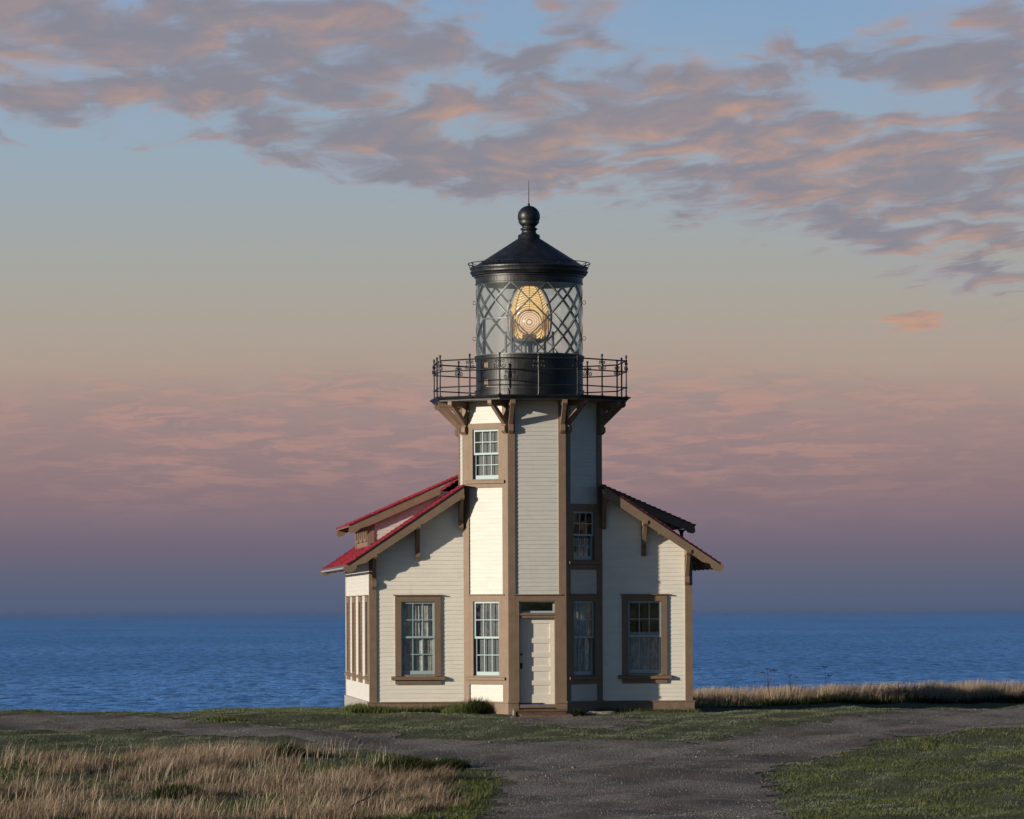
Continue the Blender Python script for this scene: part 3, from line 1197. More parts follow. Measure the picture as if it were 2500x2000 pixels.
post_mesh = MB()
post_mesh.lathe([(0.001, 8.47), (0.05, 8.47), (0.05, 8.50), (0.026, 8.52), (0.021, 8.56), (0.021, 8.715), (0.032, 8.73), (0.032, 8.75), (0.021, 8.765), (0.021, 9.14), (0.032, 9.155), (0.032, 9.175),
                 (0.022, 9.19), (0.024, 9.43), (0.034, 9.445), (0.034, 9.48), (0.020, 9.49), (0.019, 9.515), (0.029, 9.525), (0.017, 9.535), (0.026, 9.548), (0.033, 9.57), (0.031, 9.59), (0.018, 9.607), (0.001, 9.612)], 10)
for sx_ in (-1, 1):
    ex = (1, 0, 0)
    # lower pair: foot at the mid rail, curling outwards and up
    cc = (sx_ * 0.105, 0, 9.255)
    pts = [(sx_ * 0.022, 0, 9.30), (sx_ * 0.035, 0, 9.235), (sx_ * 0.07, 0, 9.20)] + \
          spiral(cc, (sx_, 0), None, 0.055, 1.05, 1, -math.pi / 2 + 0.1)
    post_mesh.tube(pts, 0.0105, 6)
    cc = (sx_ * 0.088, 0, 9.375)
    pts = [(sx_ * 0.022, 0, 9.33), (sx_ * 0.030, 0, 9.385), (sx_ * 0.06, 0, 9.415)] + \
          spiral(cc, (sx_, 0), None, 0.043, 1.05, -1, math.pi / 2 - 0.1)
    post_mesh.tube(pts, 0.0095, 6)
    post_mesh.box(min(0, sx_ * 0.033), max(0, sx_ * 0.033), -0.02, 0.02, 9.27, 9.35)
corner_pts = octa(RA, 0.0)
pm_ = None
for k in range(8):
    a, b = Vector(corner_pts[k]), Vector(corner_pts[(k + 1) % 8])
    for kind_, p in (('c', a), ('m', (a + b) / 2)):
        if pm_ is None:
            pm_ = post_mesh.build('railing_post', 'black_iron', gallery, smooth=False)
            o = pm_
        else:
            o = pm_.copy()
            C.objects.link(o)
            o.parent = gallery
        o.location = (p.x, p.y, 0)
        ang = math.atan2(p.y, p.x) + math.pi / 2
        o.rotation_euler = (0, 0, ang)

# ------------------------------------------------------------------ lantern
CF = -TH                     # azimuth offset: the lantern faces the camera path, not the door
db = MB()
db.lathe([(1.0, 8.487), (1.475, 8.487), (1.475, 8.66), (1.487, 8.665), (1.487, 8.70), (1.452, 8.71), (1.452, 9.49), (1.478, 9.495), (1.478, 9.60), (1.492, 9.605), (1.492, 9.632), (0.001, 9.634)], 96)
drum = db.build('lantern_drum', 'black_iron', house)


def cyl(r, a, z):
    """point on the lantern cylinder; a = azimuth in degrees, 0 towards the camera, + to the right"""
    w = -math.pi / 2 + CF + R(a)
    return (r * math.cos(w), r * math.sin(w), z)


def patch(mb, r0, r1, a0, a1, z0, z1, n=6):
    for k in range(n):
        b0, b1 = a0 + (a1 - a0) * k / n, a0 + (a1 - a0) * (k + 1) / n
        mb.hexa([cyl(r1, b0, z0), cyl(r1, b1, z0), cyl(r0, b1, z0), cyl(r0, b0, z0),
                 cyl(r1, b0, z1), cyl(r1, b1, z1), cyl(r0, b1, z1), cyl(r0, b0, z1)])


ht = MB()
patch(ht, 1.44, 1.462, -53, -21, 8.76, 9.44, 10)
hatch = ht.build('hatch', 'black_iron', drum)
for z in (9.36, 8.90):  # hatch hinges, coloured pale as sunlit patches on the drum
    hg = MB()
    patch(hg, 1.45, 1.472, -56, -52.6, z - 0.06, z + 0.06, 2)
    patch(hg, 1.45, 1.472, -52.2, -49.6, z - 0.07, z + 0.07, 2)
    hg.build('hinge_glint', 'hinge_sunlit', hatch)
hg = MB()  # strip along the hatch foot, sunlight painted into its colour
patch(hg, 1.45, 1.468, -53, -48, 8.765, 8.82, 2)
patch(hg, 1.45, 1.466, -47.8, -22, 8.765, 8.785, 8)
hg.build('hatch_glint', 'hinge_sunlit', hatch)
for a in (-64, -12, 8, 34, 60, 120, 180, 240):
    sm_ = MB()
    patch(sm_, 1.44, 1.4565, a - 0.35, a + 0.35, 8.71, 9.49, 1)
    sm_.build('drum_seam', 'black_iron', drum)

# glazing
zg0, zg1 = 9.632, 11.585
gm = MB()
gm.lathe([(1.430, zg0), (1.430, zg1)], 96)
lant = gm.build('lantern_glazing', 'lantern_glass', house, smooth=True)
zl = [zg1 - (zg1 - zg0) * k / 4 for k in range(5)]


def bar(pts_az_z, r_out=1.447, depth=0.075, hw=0.014):
    """a fin along a path on the cylinder"""
    mb = MB()
    n = len(pts_az_z)
    sec = []
    for k, (a, z) in enumerate(pts_az_z):
        p0 = Vector(cyl(r_out, *pts_az_z[max(k - 1, 0)]))
        p1 = Vector(cyl(r_out, *pts_az_z[min(k + 1, n - 1)]))
        p = Vector(cyl(r_out, a, z))
        rad = Vector((p.x, p.y, 0)).normalized()
        t_ = (p1 - p0).normalized()
        s_ = t_.cross(rad).normalized() * hw
        q_ = p - rad * depth
        sec.append((p - s_, p + s_, q_ + s_, q_ - s_))
    for k in range(n - 1):
        a, b = sec[k], sec[k + 1]
        for j in range(4):
            mb.poly([a[j], a[(j + 1) % 4], b[(j + 1) % 4], b[j]])
    mb.poly(sec[0])
    mb.poly(sec[-1][::-1])
    return mb.build('glazing_bar', 'grey_iron', lant)


def helix(a0, k0, k1, sgn):
    n = 5 * (k1 - k0)
    return [(a0 + sgn * 20 * (k0 + (k1 - k0) * i / n), zl[0] + (zl[4] - zl[0]) * (k0 + (k1 - k0) * i / n) / 4) for i in range(n + 1)]


for i in range(9):
    a0 = -20 + 40 * i
    for sgn in (1, -1):
        # the pane with the door (azimuth -60..-20, lower half) keeps only its rectangular frame
        if sgn == 1 and i == 0 - 0 and False:
            pass
        end = a0 + sgn * 80
        lo_in = (a0 + sgn * 40, a0 + sgn * 80)
        na = sorted(((x + 180) % 360 - 180) for x in lo_in)
        if abs(na[0] + 60) < 1 and abs(na[1] + 20) < 1:
            bar(helix(a0, 0, 2, sgn))
        else:
            bar(helix(a0, 0, 4, sgn))
for a in (-60, -20):
    bar([(a, zl[2]), (a, zl[4])], hw=0.016)
bar([(-60 + 5 * k, zl[2]) for k in range(9)], hw=0.016)
for zz in (zg1 - 0.012, zg0 + 0.02):
    bar([(k * 7.5, zz) for k in range(49)], hw=0.012)
for a in (-96, 96, -83):
    for zz in (zl[1], zl[3]):
        if a == -83:
            continue
        hr = MB()
        c_ = Vector(cyl(1.49, a * 0.97, zz))
        ex = Vector(cyl(1.0, a * 0.97, 0))
        ez = Vector((0, 0, 1))
        hr.tube([tuple(c_ + ex * 0.045 * math.cos(w) + ez * 0.05 * math.sin(w)) for w in [2 * math.pi * k / 14 for k in range(15)]], 0.008, 6)
        hr.build('hand_hold', 'black_iron', lant)

# roof of the lantern
lr = MB()
lr.lathe([(1.36, 11.57), (1.462, 11.57), (1.462, 11.60), (1.452, 11.61), (1.452, 11.75), (1.490, 11.76), (1.490, 11.80), (1.555, 11.815), (1.565, 11.85), (1.60, 11.90), (1.60, 11.925), (1.575, 11.93), (1.585, 11.985), (1.612, 12.0), (1.612, 12.035), (1.50, 12.06),
          (0.325, 12.815)], 96)
lr.lathe([(0.001, 11.72), (1.40, 11.70), (1.40, 11.58)], 64)
lroof = lr.build('lantern_roof', 'black_iron', house)
fn = MB()
prof = [(0.325, 12.80), (0.30, 12.815), (0.30, 12.915), (0.285, 12.93), (0.225, 12.955), (0.195, 13.00), (0.195, 13.045), (0.225, 13.075), (0.235, 13.095), (0.225, 13.11), (0.185, 13.125), (0.178, 13.16), (0.215, 13.185), (0.285, 13.27)]
for k in range(0, 13):
    a = -R(28) + (R(90) + R(28)) * k / 12
    prof.append((max(0.02, 0.306 * math.cos(a)), 13.425 + 0.30 * math.sin(a)))
prof += [(0.035, 13.73), (0.035, 13.755), (0.015, 13.80)]
fn.lathe(prof, 40)
fn.build('vent_ball', 'black_iron', lroof, smooth=True)
sp_ = MB()
sp_.tube([(0, 0, 13.78), (0, 0, 14.1), (0, 0, 14.42)], [0.012, 0.010, 0.005], 8)
sp_.build('lightning_rod', 'black_iron', lroof)
gr = MB()
NR = 18
ring = [cyl(1.655, 360 * k / 72, 12.145) for k in range(73)]
gr.tube(ring, 0.0125, 6, cap=False)
for k in range(NR):
    a = 360 * (k + .5) / NR
    gr.tube([cyl(1.585, a, 12.03), cyl(1.62, a, 12.085), cyl(1.655, a, 12.145)], 0.011, 6)
    gr.tube([cyl(1.50, a, 12.06), cyl(1.655, a, 12.145)], 0.009, 6)
gr.build('roof_rail', 'black_iron', lroof)

# lens -----------------------------------------------------------------
LZ = 10.53


def lens_r(z):
    P_ = [(10.08, .36), (10.2, .43), (10.4, .485), (10.7, .51), (10.9, .495), (11.1, .445), (11.3, .365), (11.45, .27), (11.54, .17)]
    for (a, ra), (b, rb) in zip(P_, P_[1:]):
        if z <= b:
            t_ = (z - a) / (b - a)
            return ra + (rb - ra) * t_
    return .17


lens = MB()
na, nz_ = 120, 96
grid = []
for i in range(nz_ + 1):
    z = 10.08 + (11.54 - 10.08) * i / nz_
    row = []
    for k in range(na):
        az = 360.0 * k / na
        r = lens_r(z)
        x, y, _ = cyl(r, az, z)
        # concentric prisms round the bull's eye of each quarter panel
        w = ((az + 45) % 90) - 45
        rad = math.hypot(r * math.sin(R(w)) * 1.05, z - LZ)
        s = (rad / 0.062) % 1.0
        rr = r + 0.020 * (0.5 - abs(s - 0.65))
        row.append((cyl(rr, az, z), 1.0 - abs(s - 0.45) * 1.7 if rad > 0.345 else 0.1))
    grid.append(row)
for i in range(nz_):
    for k in range(na):
        k2 = (k + 1) % na
        t_ = (grid[i][k][1] + grid[i + 1][k2][1]) / 2
        z = 10.08 + (11.54 - 10.08) * (i + .5) / nz_
        az = 360.0 * (k + .5) / na
        if z < 10.20 and abs(((az + 45) % 90) - 45) < 30 - (z - 10.08) * 20:
            t_ *= 0.12
        lens.poly([grid[i][k][0], grid[i][k2][0], grid[i + 1][k2][0], grid[i + 1][k][0]], max(0.0, t_))
lens_o = lens.build('fresnel_lens', 'lens_prism', house, tint=True)
for az in (0, 90, 180, 270):
    be = MB()
    c_ = Vector(cyl(0.50, az, LZ))
    nrm = Vector(cyl(1.0, az, 0))
    ex = Vector((-nrm.y, nrm.x, 0))
    ez = Vector((0, 0, 1))
    nr = 26
    rings = []
    for j in range(nr + 1):
        rad = 0.315 * j / nr
        s = (rad / 0.064) % 1.0
        hgt = 0.10 * math.sqrt(max(0, 1 - (rad / 0.36) ** 2)) - 0.030 * (s if rad > 0.08 else 0)
        rings.append([tuple(c_ + nrm * (hgt - 0.03) + (ex * math.cos(w) + ez * math.sin(w)) * rad) for w in [2 * math.pi * q_ / 48 for q_ in range(48)]])
    for j in range(nr):
        rad = 0.315 * (j + .5) / nr
        s = (rad / 0.064) % 1.0
        tt = 0.95 if rad < 0.05 else (0.0 if s < 0.30 else 0.45 + 0.45 * s)
        for q_ in range(48):
            q2 = (q_ + 1) % 48
            low = max(0.0, -math.sin(2 * math.pi * (q_ + .5) / 48)) * rad / 0.315
            be.poly([rings[j][q_], rings[j][q2], rings[j + 1][q2], rings[j + 1][q_]], tt * (1 - 0.45 * low))
    be.build('bullseye', 'lens_bullseye', lens_o, tint=True)
    rim = MB()
    rim.tube([tuple(c_ + nrm * 0.012 + (ex * math.cos(w) + ez * math.sin(w)) * 0.33) for w in [2 * math.pi * q_ / 40 for q_ in range(41)]], 0.014, 6)
    rim.build('bullseye_rim', 'grey_iron', lens_o)
for az in (45, 135, 225, 315):
    fm = MB()
    pts = [cyl(lens_r(z) + 0.022, az, z) for z in [10.05 + 1.5 * k / 16 for k in range(17)]]
    fm.tube(pts, 0.010, 6)
    fm.build('lens_frame', 'grey_iron', lens_o)
for az in (88, 272):
    fm = MB()
    pts = [cyl(lens_r(z) + 0.09, az, z) for z in [10.05 + 1.5 * k / 16 for k in range(17)]]
    fm.tube(pts, 0.036, 6)
    fm.build('lens_frame', 'grey_iron', lens_o)
fm = MB()
fm.tube([cyl(lens_r(z) + 0.02, 0.4, z) for z in (10.89, 11.1, 11.3, 11.45, 11.56)], 0.008, 6)
fm.build('lens_rib', 'grey_iron', lens_o)
pd = MB()
pd.lathe([(0.001, 11.72), (0.17, 11.72), (0.17, 11.60), (0.22, 11.56), (0.22, 11.53), (0.001, 11.53)], 32)
pd.build('lens_cap', 'grey_iron', lens_o)
pd = MB()
pd.lathe([(0.001, 9.635), (0.13, 9.635), (0.13, 9.90), (0.22, 9.96), (0.40, 10.03), (0.43, 10.09), (0.36, 10.12), (0.001, 10.12)], 36)
for az in (30, 90, 150, 210, 270, 330):
    pd.tube([cyl(0.22, az, 9.635), cyl(0.22, az, 9.96)], 0.022, 8)
pd.build('lens_pedestal', 'grey_iron', lens_o)
for az in (-75, 75, 140, 220):
    fm = MB()
    fm.tube([cyl(0.66, az, 9.635), cyl(0.66, az, 10.3)], 0.035, 8)
    fm.build('pedestal_stand', 'grey_iron', lens_o)

# ------------------------------------------------------------------ ground
GP = [(-400, 3.0), (-140, 1.3), (-115, 1.1), (-85, .3), (-65, -.6), (-38, -1.02), (-4, 0), (4, 0), (9, -0.10), (13, -0.22), (40, -0.3)]
gy_, gz_ = np.array([p[0] for p in GP], float), np.array([p[1] for p in GP], float)
EX = np.array([-400, -60, -25, -16, -11, -8, -5.5, -4.5, 4, 12, 30, 60, 400], float)
EY = np.array([-60, -14, -2.5, 0.6, 2.2, 5.0, 9.5, 14, 26, 31, 40, 56, 100], float)


def lumps(X, Y):
    return (0.035 * np.sin(X * 0.83 + 1.3 * np.sin(Y * 0.21)) * np.sin(Y * 0.37 + 0.9) + 0.022 * np.sin(X * 1.9 + Y * 0.7 + 2.0)
            + 0.016 * np.sin(X * 3.1 - Y * 1.3) + 0.03 * np.sin(X * 0.31 + 0.5) * np.sin(Y * 0.6))


def ground_z(X, Y):
    X = np.asarray(X, float)
    Y = np.asarray(Y, float)
    z = np.interp(Y, gy_, gz_)
    z = z - 0.13 * np.exp(-((X - 0.8) ** 2 / 2.4 + (Y + 3.3) ** 2 / 1.8))      # worn hollow before the door
    z = z + lumps(X, Y) * np.clip(1.2 - np.exp(-((X) ** 2 + (Y - 2) ** 2) / 60), 0.25, 1)
    e = Y - np.interp(X, EX, EY) + 0.5 * np.sin(X * 1.1) + 0.25 * np.sin(X * 2.7)
    drop = np.clip(e, 0, None)
    z = z - np.where(drop < 1.5, 0.25 * drop ** 2, 0.5625 + (drop - 1.5) * 1.4)
    return np.maximum(z, -24.0)


road_poly = np.array([(-60, -16), (-30, -7.5), (-22, -4.5), (-14, -2.4), (-10.75, -1.9), (-8.7, -5.6), (-7.6, -7.9), (-6.81, -8.5), (-5.45, -10.6), (-4.3, -11.3), (-2.85, -13.0), (-2.25, -14.7), (-0.52, -15.8), (0.08, -16.2),
                      (3.29, -17.0), (4.7, -16.0), (6.4, -10.8), (7.51, -8.5), (9.24, -5.2), (11.42, 0.4), (14.5, 3.5), (22, 7.5), (60, 20),
                      (60, 8), (22, -3), (13, -10.5), (10.05, -14.3), (8.86, -16.3), (7.09, -21.8), (6.05, -24.5), (5.3, -27.7), (5.1, -32.5), (4.69, -42.9), (4.4, -60), (4.5, -130), (-1.2, -130), (-1.0, -60),
                      (-0.5, -42.4), (-0.25, -33.6), (-0.07, -28.7), (-0.87, -26.7), (-1.31, -24.6), (-2.64, -21.2), (-4.02, -18.6), (-5.05, -15.4), (-6.47, -14.2), (-8.02, -12.8), (-9.91, -10.4), (-14, -10.2), (-22, -13), (-60, -26)], float)


def inside(poly, X, Y):
    n = len(poly)
    r = np.zeros(X.shape, bool)
    j = n - 1
    for i in range(n):
        xi, yi = poly[i]
        xj, yj = poly[j]
        c = ((yi > Y) != (yj > Y)) & (X < (xj - xi) * (Y - yi) / (yj - yi + 1e-12) + xi)
        r ^= c
        j = i
    return r


def wob(X, Y):
    return (0.22 * np.sin(X * 2.3 + 1.1 * np.sin(Y * 1.7)) + 0.16 * np.sin(X * 5.1 + Y * 2.9) + 0.1 * np.sin(X * 9.7 - Y * 6.1),
            0.30 * np.sin(Y * 1.9 + X * 2.1) + 0.22 * np.sin(X * 4.3 - Y * 2.3) + 0.14 * np.sin(X * 11.0 + Y * 5.0))


def on_road(X, Y):
    dx, dy = wob(X, Y)
    return inside(road_poly, X + dx, Y + dy)


def grid_mesh(name, xs, ys, zf, mat, keep=None, kind='structure'):
    X, Y = np.meshgrid(xs, ys)
    Z = zf(X, Y)
    nx, ny = len(xs), len(ys)
    co = np.stack([X, Y, Z], -1).reshape(-1, 3)
    idx = np.arange(nx * ny).reshape(ny, nx)
    f = np.stack([idx[:-1, :-1], idx[:-1, 1:], idx[1:, 1:], idx[1:, :-1]], -1).reshape(-1, 4)
    if keep is not None:
        cx = 0.25 * (X[:-1, :-1] + X[:-1, 1:] + X[1:, 1:] + X[1:, :-1])
        cy = 0.25 * (Y[:-1, :-1] + Y[:-1, 1:] + Y[1:, 1:] + Y[1:, :-1])
        f = f[keep(cx, cy).reshape(-1)]
        used = np.unique(f)
        mp_ = np.full(nx * ny, -1)
        mp_[used] = np.arange(len(used))
        co, f = co[used], mp_[f]
    return np_mesh(name, co, f, mat, smooth=True, kind=kind)


def np_mesh(name, co, f, mat, smooth=False, kind=None, tint=None, parent=None):
    me = bpy.data.meshes.new(name)
    k = f.shape[1]
    me.vertices.add(len(co))
    me.vertices.foreach_set('co', np.ascontiguousarray(co, np.float32).ravel())
    me.loops.add(f.size)
    me.loops.foreach_set('vertex_index', np.ascontiguousarray(f, np.int32).ravel())
    me.polygons.add(len(f))
    me.polygons.foreach_set('loop_start', np.arange(0, f.size, k, dtype=np.int32))
    me.polygons.foreach_set('loop_total', np.full(len(f), k, np.int32))
    if smooth:
        me.polygons.foreach_set('use_smooth', np.ones(len(f), bool))
    if tint is not None:
        a = me.attributes.new('tint', 'FLOAT', 'FACE')
        a.data.foreach_set('value', np.ascontiguousarray(tint, np.float32))
    me.update(calc_edges=True)
    o = link(name, me, mat, parent)
    if kind:
        o['kind'] = kind
    return o


def axis(fine0, fine1, step, far0, far1):
    a = list(np.arange(fine0, fine1 + 1e-6, step))
    s, x = step, fine1
    while x < far1:
        s *= 1.35
        x += s
        a.append(x)
    s, x = step, fine0
    while x > far0:
        s *= 1.35
        x -= s
        a.insert(0, x)
    return np.array(a)


xs = axis(-17, 17, 0.16, -320, 320)
ys = axis(-50, 26, 0.16, -320, 75)
grid_mesh('ground', xs, ys, ground_z, 'turf_soil')
xr = np.arange(-30, 30, 0.10)
yr = np.concatenate([np.arange(-130, -46, 1.0), np.arange(-46, 14, 0.10)])
grid_mesh('gravel_road', xr, yr, lambda X, Y: ground_z(X, Y) + 0.012, 'gravel', keep=on_road)
# gravel apron at the doorstep
ap_poly = np.array([(-0.6, -3.6), (1.6, -3.3), (3.0, -5.0), (3.6, -8.2), (2.6, -10.5), (0.6, -9.4), (-0.5, -6.5)], float)


def on_apron(X, Y):
    dx, dy = wob(X * 1.7, Y * 1.3)
    return inside(ap_poly, X + 1.6 * dx, Y + 2.2 * dy)


xa_ = np.arange(-3, 6, 0.09)
ya_ = np.arange(-13, -2, 0.09)
grid_mesh('gravel_patch', xa_, ya_, lambda X, Y: ground_z(X, Y) + 0.008, 'gravel', keep=lambda X, Y: on_apron(X, Y) & ~on_road(X, Y))

# sea
SEA_Z = -17.0
mb = MB()
mb.poly([(-90000, -2000, SEA_Z), (90000, -2000, SEA_Z), (90000, 80000, SEA_Z), (-90000, 80000, SEA_Z)])
sea = mb.build('sea', 'sea_water')
sea['kind'] = 'structure'


# ------------------------------------------------------------------ grass
def fbm2(X, Y, s, seed=0):
    r = np.random.default_rng(seed)
    v = np.zeros_like(X)
    amp, tot = 1.0, 0
    for o in range(4):
        for _ in range(3):
            th = r.uniform(0, 6.28)
            k = s * (2 ** o) * r.uniform(0.7, 1.3)
            v += amp * np.sin(k * (X * math.cos(th) + Y * math.sin(th)) + r.uniform(0, 6.28) + 1.5 * np.sin(k * .6 * (X * math.sin(th) - Y * math.cos(th)) + r.uniform(0, 6.28)))
        tot += 3 * amp
        amp *= 0.55
    return v / tot * 1.6


def footprint(X, Y, m=0.0):
    c_, s_ = math.cos(TH), math.sin(TH)
    lx = c_ * (X - 0.5) + s_ * Y
    ly = -s_ * (X - 0.5) + c_ * Y
    a = (lx > XL - 0.06 - m) & (lx < XR + 0.06 + m) & (ly > YW - 0.06 - m) & (ly < YB + m)
    b = (np.abs(lx) < AP + .06 + m) & (ly > -AP - 0.06 - m) & (ly < 0) & (np.abs(lx) + np.abs(ly) < (AP + m) * 1.45)
    st = (np.abs(lx) < 0.78) & (ly > -2.75) & (ly < 0)
    return a | b | st


def blades(name, X, Y, hgt, width, lean, mat, tint, label=None, cat=None, zoff=0.0, kind='stuff', parent=None, jit=0.5):
    n = len(X)
    Z = ground_z(X, Y) - 0.01 + zoff
    yaw = rng.uniform(0, 2 * np.pi, n)
    wx, wy = np.cos(yaw) * width * .5, np.sin(yaw) * width * .5
    ang = rng.uniform(0, 2 * np.pi, n)
    lm = rng.normal(0, jit, n) * hgt
    lx = lean[0] * hgt + np.cos(ang) * lm
    ly = lean[1] * hgt + np.sin(ang) * lm
    P = np.stack([X, Y, Z], -1)
    W = np.stack([wx, wy, np.zeros(n)], -1)
    mid = P + np.stack([lx * .3, ly * .3, hgt * .58], -1)
    L = np.sqrt(lx ** 2 + ly ** 2)
    tip = P + np.stack([lx, ly, np.maximum(hgt * .45, np.sqrt(np.maximum(hgt ** 2 - 0.5 * L ** 2, 1e-6)))], -1)
    co = np.stack([P - W, P + W, mid + W * .75, mid - W * .75, tip - W * .12, tip + W * .12], 1).reshape(-1, 3)
    i = np.arange(n)[:, None] * 6
    f = np.concatenate([i + np.array([[0, 1, 2, 3]]), i + np.array([[3, 2, 5, 4]])], 1).reshape(-1, 4)
    o = np_mesh(name, co, f, mat, kind=kind, tint=np.repeat(tint, 2), parent=parent)
    if label:
        tag(o, label, cat)
    return o


def scatter(n, x0, x1, y0, y1):
    return rng.uniform(x0, x1, n), rng.uniform(y0, y1, n)


def view_half(Y):
    return (Y + CAM_D) / 9.0 + 1.8


def on_land(X, Y, m=0.3):
    e = Y - np.interp(X, EX, EY) + 0.5 * np.sin(X * 1.1) + 0.25 * np.sin(X * 2.7)
    return e < -m + 1.0


# dry meadow on the left, front
dry_poly = np.array([(-30, -21), (-9, -21.4), (-7.9, -19.6), (-6.2, -19.3), (-4.85, -19.8), (-3.3, -20.1), (-2.35, -23.5), (-2.45, -27.5), (-1.0, -30.5), (-0.95, -37.7), (-1.9, -42), (-2.5, -60), (-30, -60)], float)
fresh_poly = np.array([(12.2, -9.5), (9.8, -15.2), (8.7, -17.5), (7.1, -23.0), (6.0, -26), (5.6, -29), (5.3, -33), (4.9, -43), (4.9, -60), (40, -60), (40, -4)], float)

# lawn
X, Y = scatter(950000, -17, 17, -44, 16)
ok = (np.abs(X) < view_half(Y)) & on_land(X, Y) & ~footprint(X, Y, 0.0)
X, Y = X[ok], Y[ok]
road = on_road(X + rng.normal(0, 0.30, len(X)), Y + rng.normal(0, 0.85, len(X)))
apr = on_apron(X, Y)
nz = fbm2(X, Y, 0.9, 3)
nb = fbm2(X, Y, 3.0, 5)
dens = np.clip(0.62 + 0.5 * nb + 0.25 * nz, 0.05, 1)
dens = np.where(road, np.clip((fbm2(X, Y, 1.6, 9) - 0.62) * 1.2, 0, 0.25), dens)
dens = np.where(apr & ~road, dens * 0.22, dens)
dens = np.where(inside(dry_poly, X, Y), dens * 0.6, dens)
# thin, worn turf towards the track
worn = inside(road_poly * 1.0, X, Y - 1.0) | inside(road_poly, X + 0.5, Y + 0.8)
dens = np.where(worn & ~road, dens * 0.55, dens)
ok = rng.uniform(0, 1, len(X)) < dens
X, Y, nz, nb = X[ok], Y[ok], nz[ok], nb[ok]
hg = (0.024 + 0.034 * np.clip(nb + 0.2, 0, 1.2)) * rng.uniform(0.6, 1.4, len(X))
tint = np.clip(0.46 + 0.30 * nz + 0.15 * nb + rng.normal(0, 0.16, len(X)), 0, 1)
blades('lawn_grass', X, Y, hg, 0.012, (0.35, 0.05), 'lawn_blade', tint, 'short worn grass growing around the lighthouse and the track', 'grass', jit=0.9)

# fresh longer grass: right foreground and along the land edge on the left
X, Y = scatter(420000, -17, 17, -45, 12)
ok = (np.abs(X) < view_half(Y)) & on_land(X, Y) & ~footprint(X, Y)
X, Y = X[ok], Y[ok]
nz = fbm2(X, Y, 1.3, 21)
nb = fbm2(X, Y, 0.6, 22)
d_r = np.where(inside(fresh_poly, X + 0.35 * nz, Y + 1.2 * nb), np.clip(0.50 + 0.55 * nz + 0.3 * nb, 0.12, 0.95), 0)
d_l = np.where((X < -3.6) & (Y > -5.2 + 0.9 * nb) & (Y > -0.5 * (X + 12)), np.clip(0.40 + 0.7 * nz, 0.03, 0.8), 0)
d_m = np.where(inside(dry_poly, X, Y), np.clip(0.34 + 0.60 * nb + 0.25 * nz, 0.10, 0.9), 0)
edge_m = inside(np.array([(-2.9, -21.6), (-1.4, -24.8), (-0.95, -27.0), (-0.2, -28.8), (-0.35, -33.6), (-0.6, -42), (-1.0, -60), (-2.6, -60), (-2.2, -42), (-1.3, -37), (-1.2, -31), (-2.6, -28), (-3.0, -24)], float), X + .15 * nz, Y)
d_e = np.where(edge_m, np.clip(0.65 + 0.5 * nz, 0.2, 1), 0)
dens = np.maximum.reduce([d_r, d_l, d_m, d_e]) * (1 - on_road(X, Y) * 0.93)
ok = rng.uniform(0, 1, len(X)) < dens
X, Y, nz, nb = X[ok], Y[ok], nz[ok], nb[ok]
far = (Y > -6)
hg = np.where(far, 0.042, np.where(X < 0, 0.085, 0.048)) * rng.uniform(0.5, 1.5, len(X)) * np.clip(1 + 0.6 * nz, 0.5, 1.6)
tint = np.clip(0.45 + 0.35 * nz + rng.normal(0, 0.16, len(X)), 0, 1)
blades('green_grass', X, Y, hg, 0.017, (0.3, 0.05), 'fresh_blade', tint, 'longer green grass at the right front corner and along the cliff edge', 'grass', jit=0.7)

# dry tall grass, left foreground
X, Y = scatter(330000, -11.5, -0.3, -46, -18)
ok = (np.abs(X) < view_half(Y)) & inside(dry_poly, X + 0.5 * fbm2(X, Y, 1.2, 31), Y + 1.2 * fbm2(X, Y, 0.9, 32))
X, Y = X[ok], Y[ok]
n1 = fbm2(X, Y * 0.6, 0.75, 33)
n2 = fbm2(X, Y * 0.7, 2.2, 34)
back = np.clip((Y + 24) / 5, 0, 1)
n3 = fbm2(X, Y * 0.6, 3.6, 35)
dens = np.clip(0.15 + 0.80 * n1 + 0.70 * n2 + 0.45 * n3, 0.0, 1) * (1 - 0.35 * back) * (1 - on_road(X, Y))
ok = rng.uniform(0, 1, len(X)) < dens
X, Y, n1, n2, n3 = X[ok], Y[ok], n1[ok], n2[ok], n3[ok]
hg = (0.118 + 0.10 * n1 + 0.07 * n2 + 0.05 * n3).clip(0.05, 0.4) * rng.lognormal(-0.08, 0.40, len(X)).clip(0.25, 2.1) * (1 - 0.25 * np.clip((Y + 24) / 5, 0, 1))
lx_ = 0.28 + 0.30 * fbm2(X, Y, 1.7, 36)
ly_ = 0.10 + 0.30 * fbm2(X, Y, 1.7, 37)
tint = np.clip(0.34 + 0.24 * n1 + 0.16 * n2 + 0.14 * fbm2(X, Y, 0.5, 38) + rng.normal(0, 0.19, len(X)), 0, 1)
blades('dry_grass', X, Y, hg, 0.010, (lx_, ly_), 'dry_blade', tint, 'tall dry tan grass leaning over at the left front corner', 'grass', jit=0.33)

# taller pale stems with seed heads standing out of it
X, Y = scatter(9000, -11.5, -0.3, -46, -18)
ok = (np.abs(X) < view_half(Y)) & inside(dry_poly, X, Y)
X, Y = X[ok], Y[ok]
ok = rng.uniform(0, 1, len(X)) < np.clip(0.25 + 0.6 * fbm2(X, Y, 1.1, 33), 0.02, 1)
X, Y = X[ok], Y[ok]
blades('seed_stems', X, Y, rng.uniform(0.26, 0.50, len(X)), 0.009, (0.22 + 0.2 * fbm2(X, Y, 1.7, 36), 0.08), 'dry_blade', np.clip(rng.normal(0.85, 0.15, len(X)), 0, 1),
       'scattered taller pale seed stems standing out of the dry meadow', 'grass stems', jit=0.3)

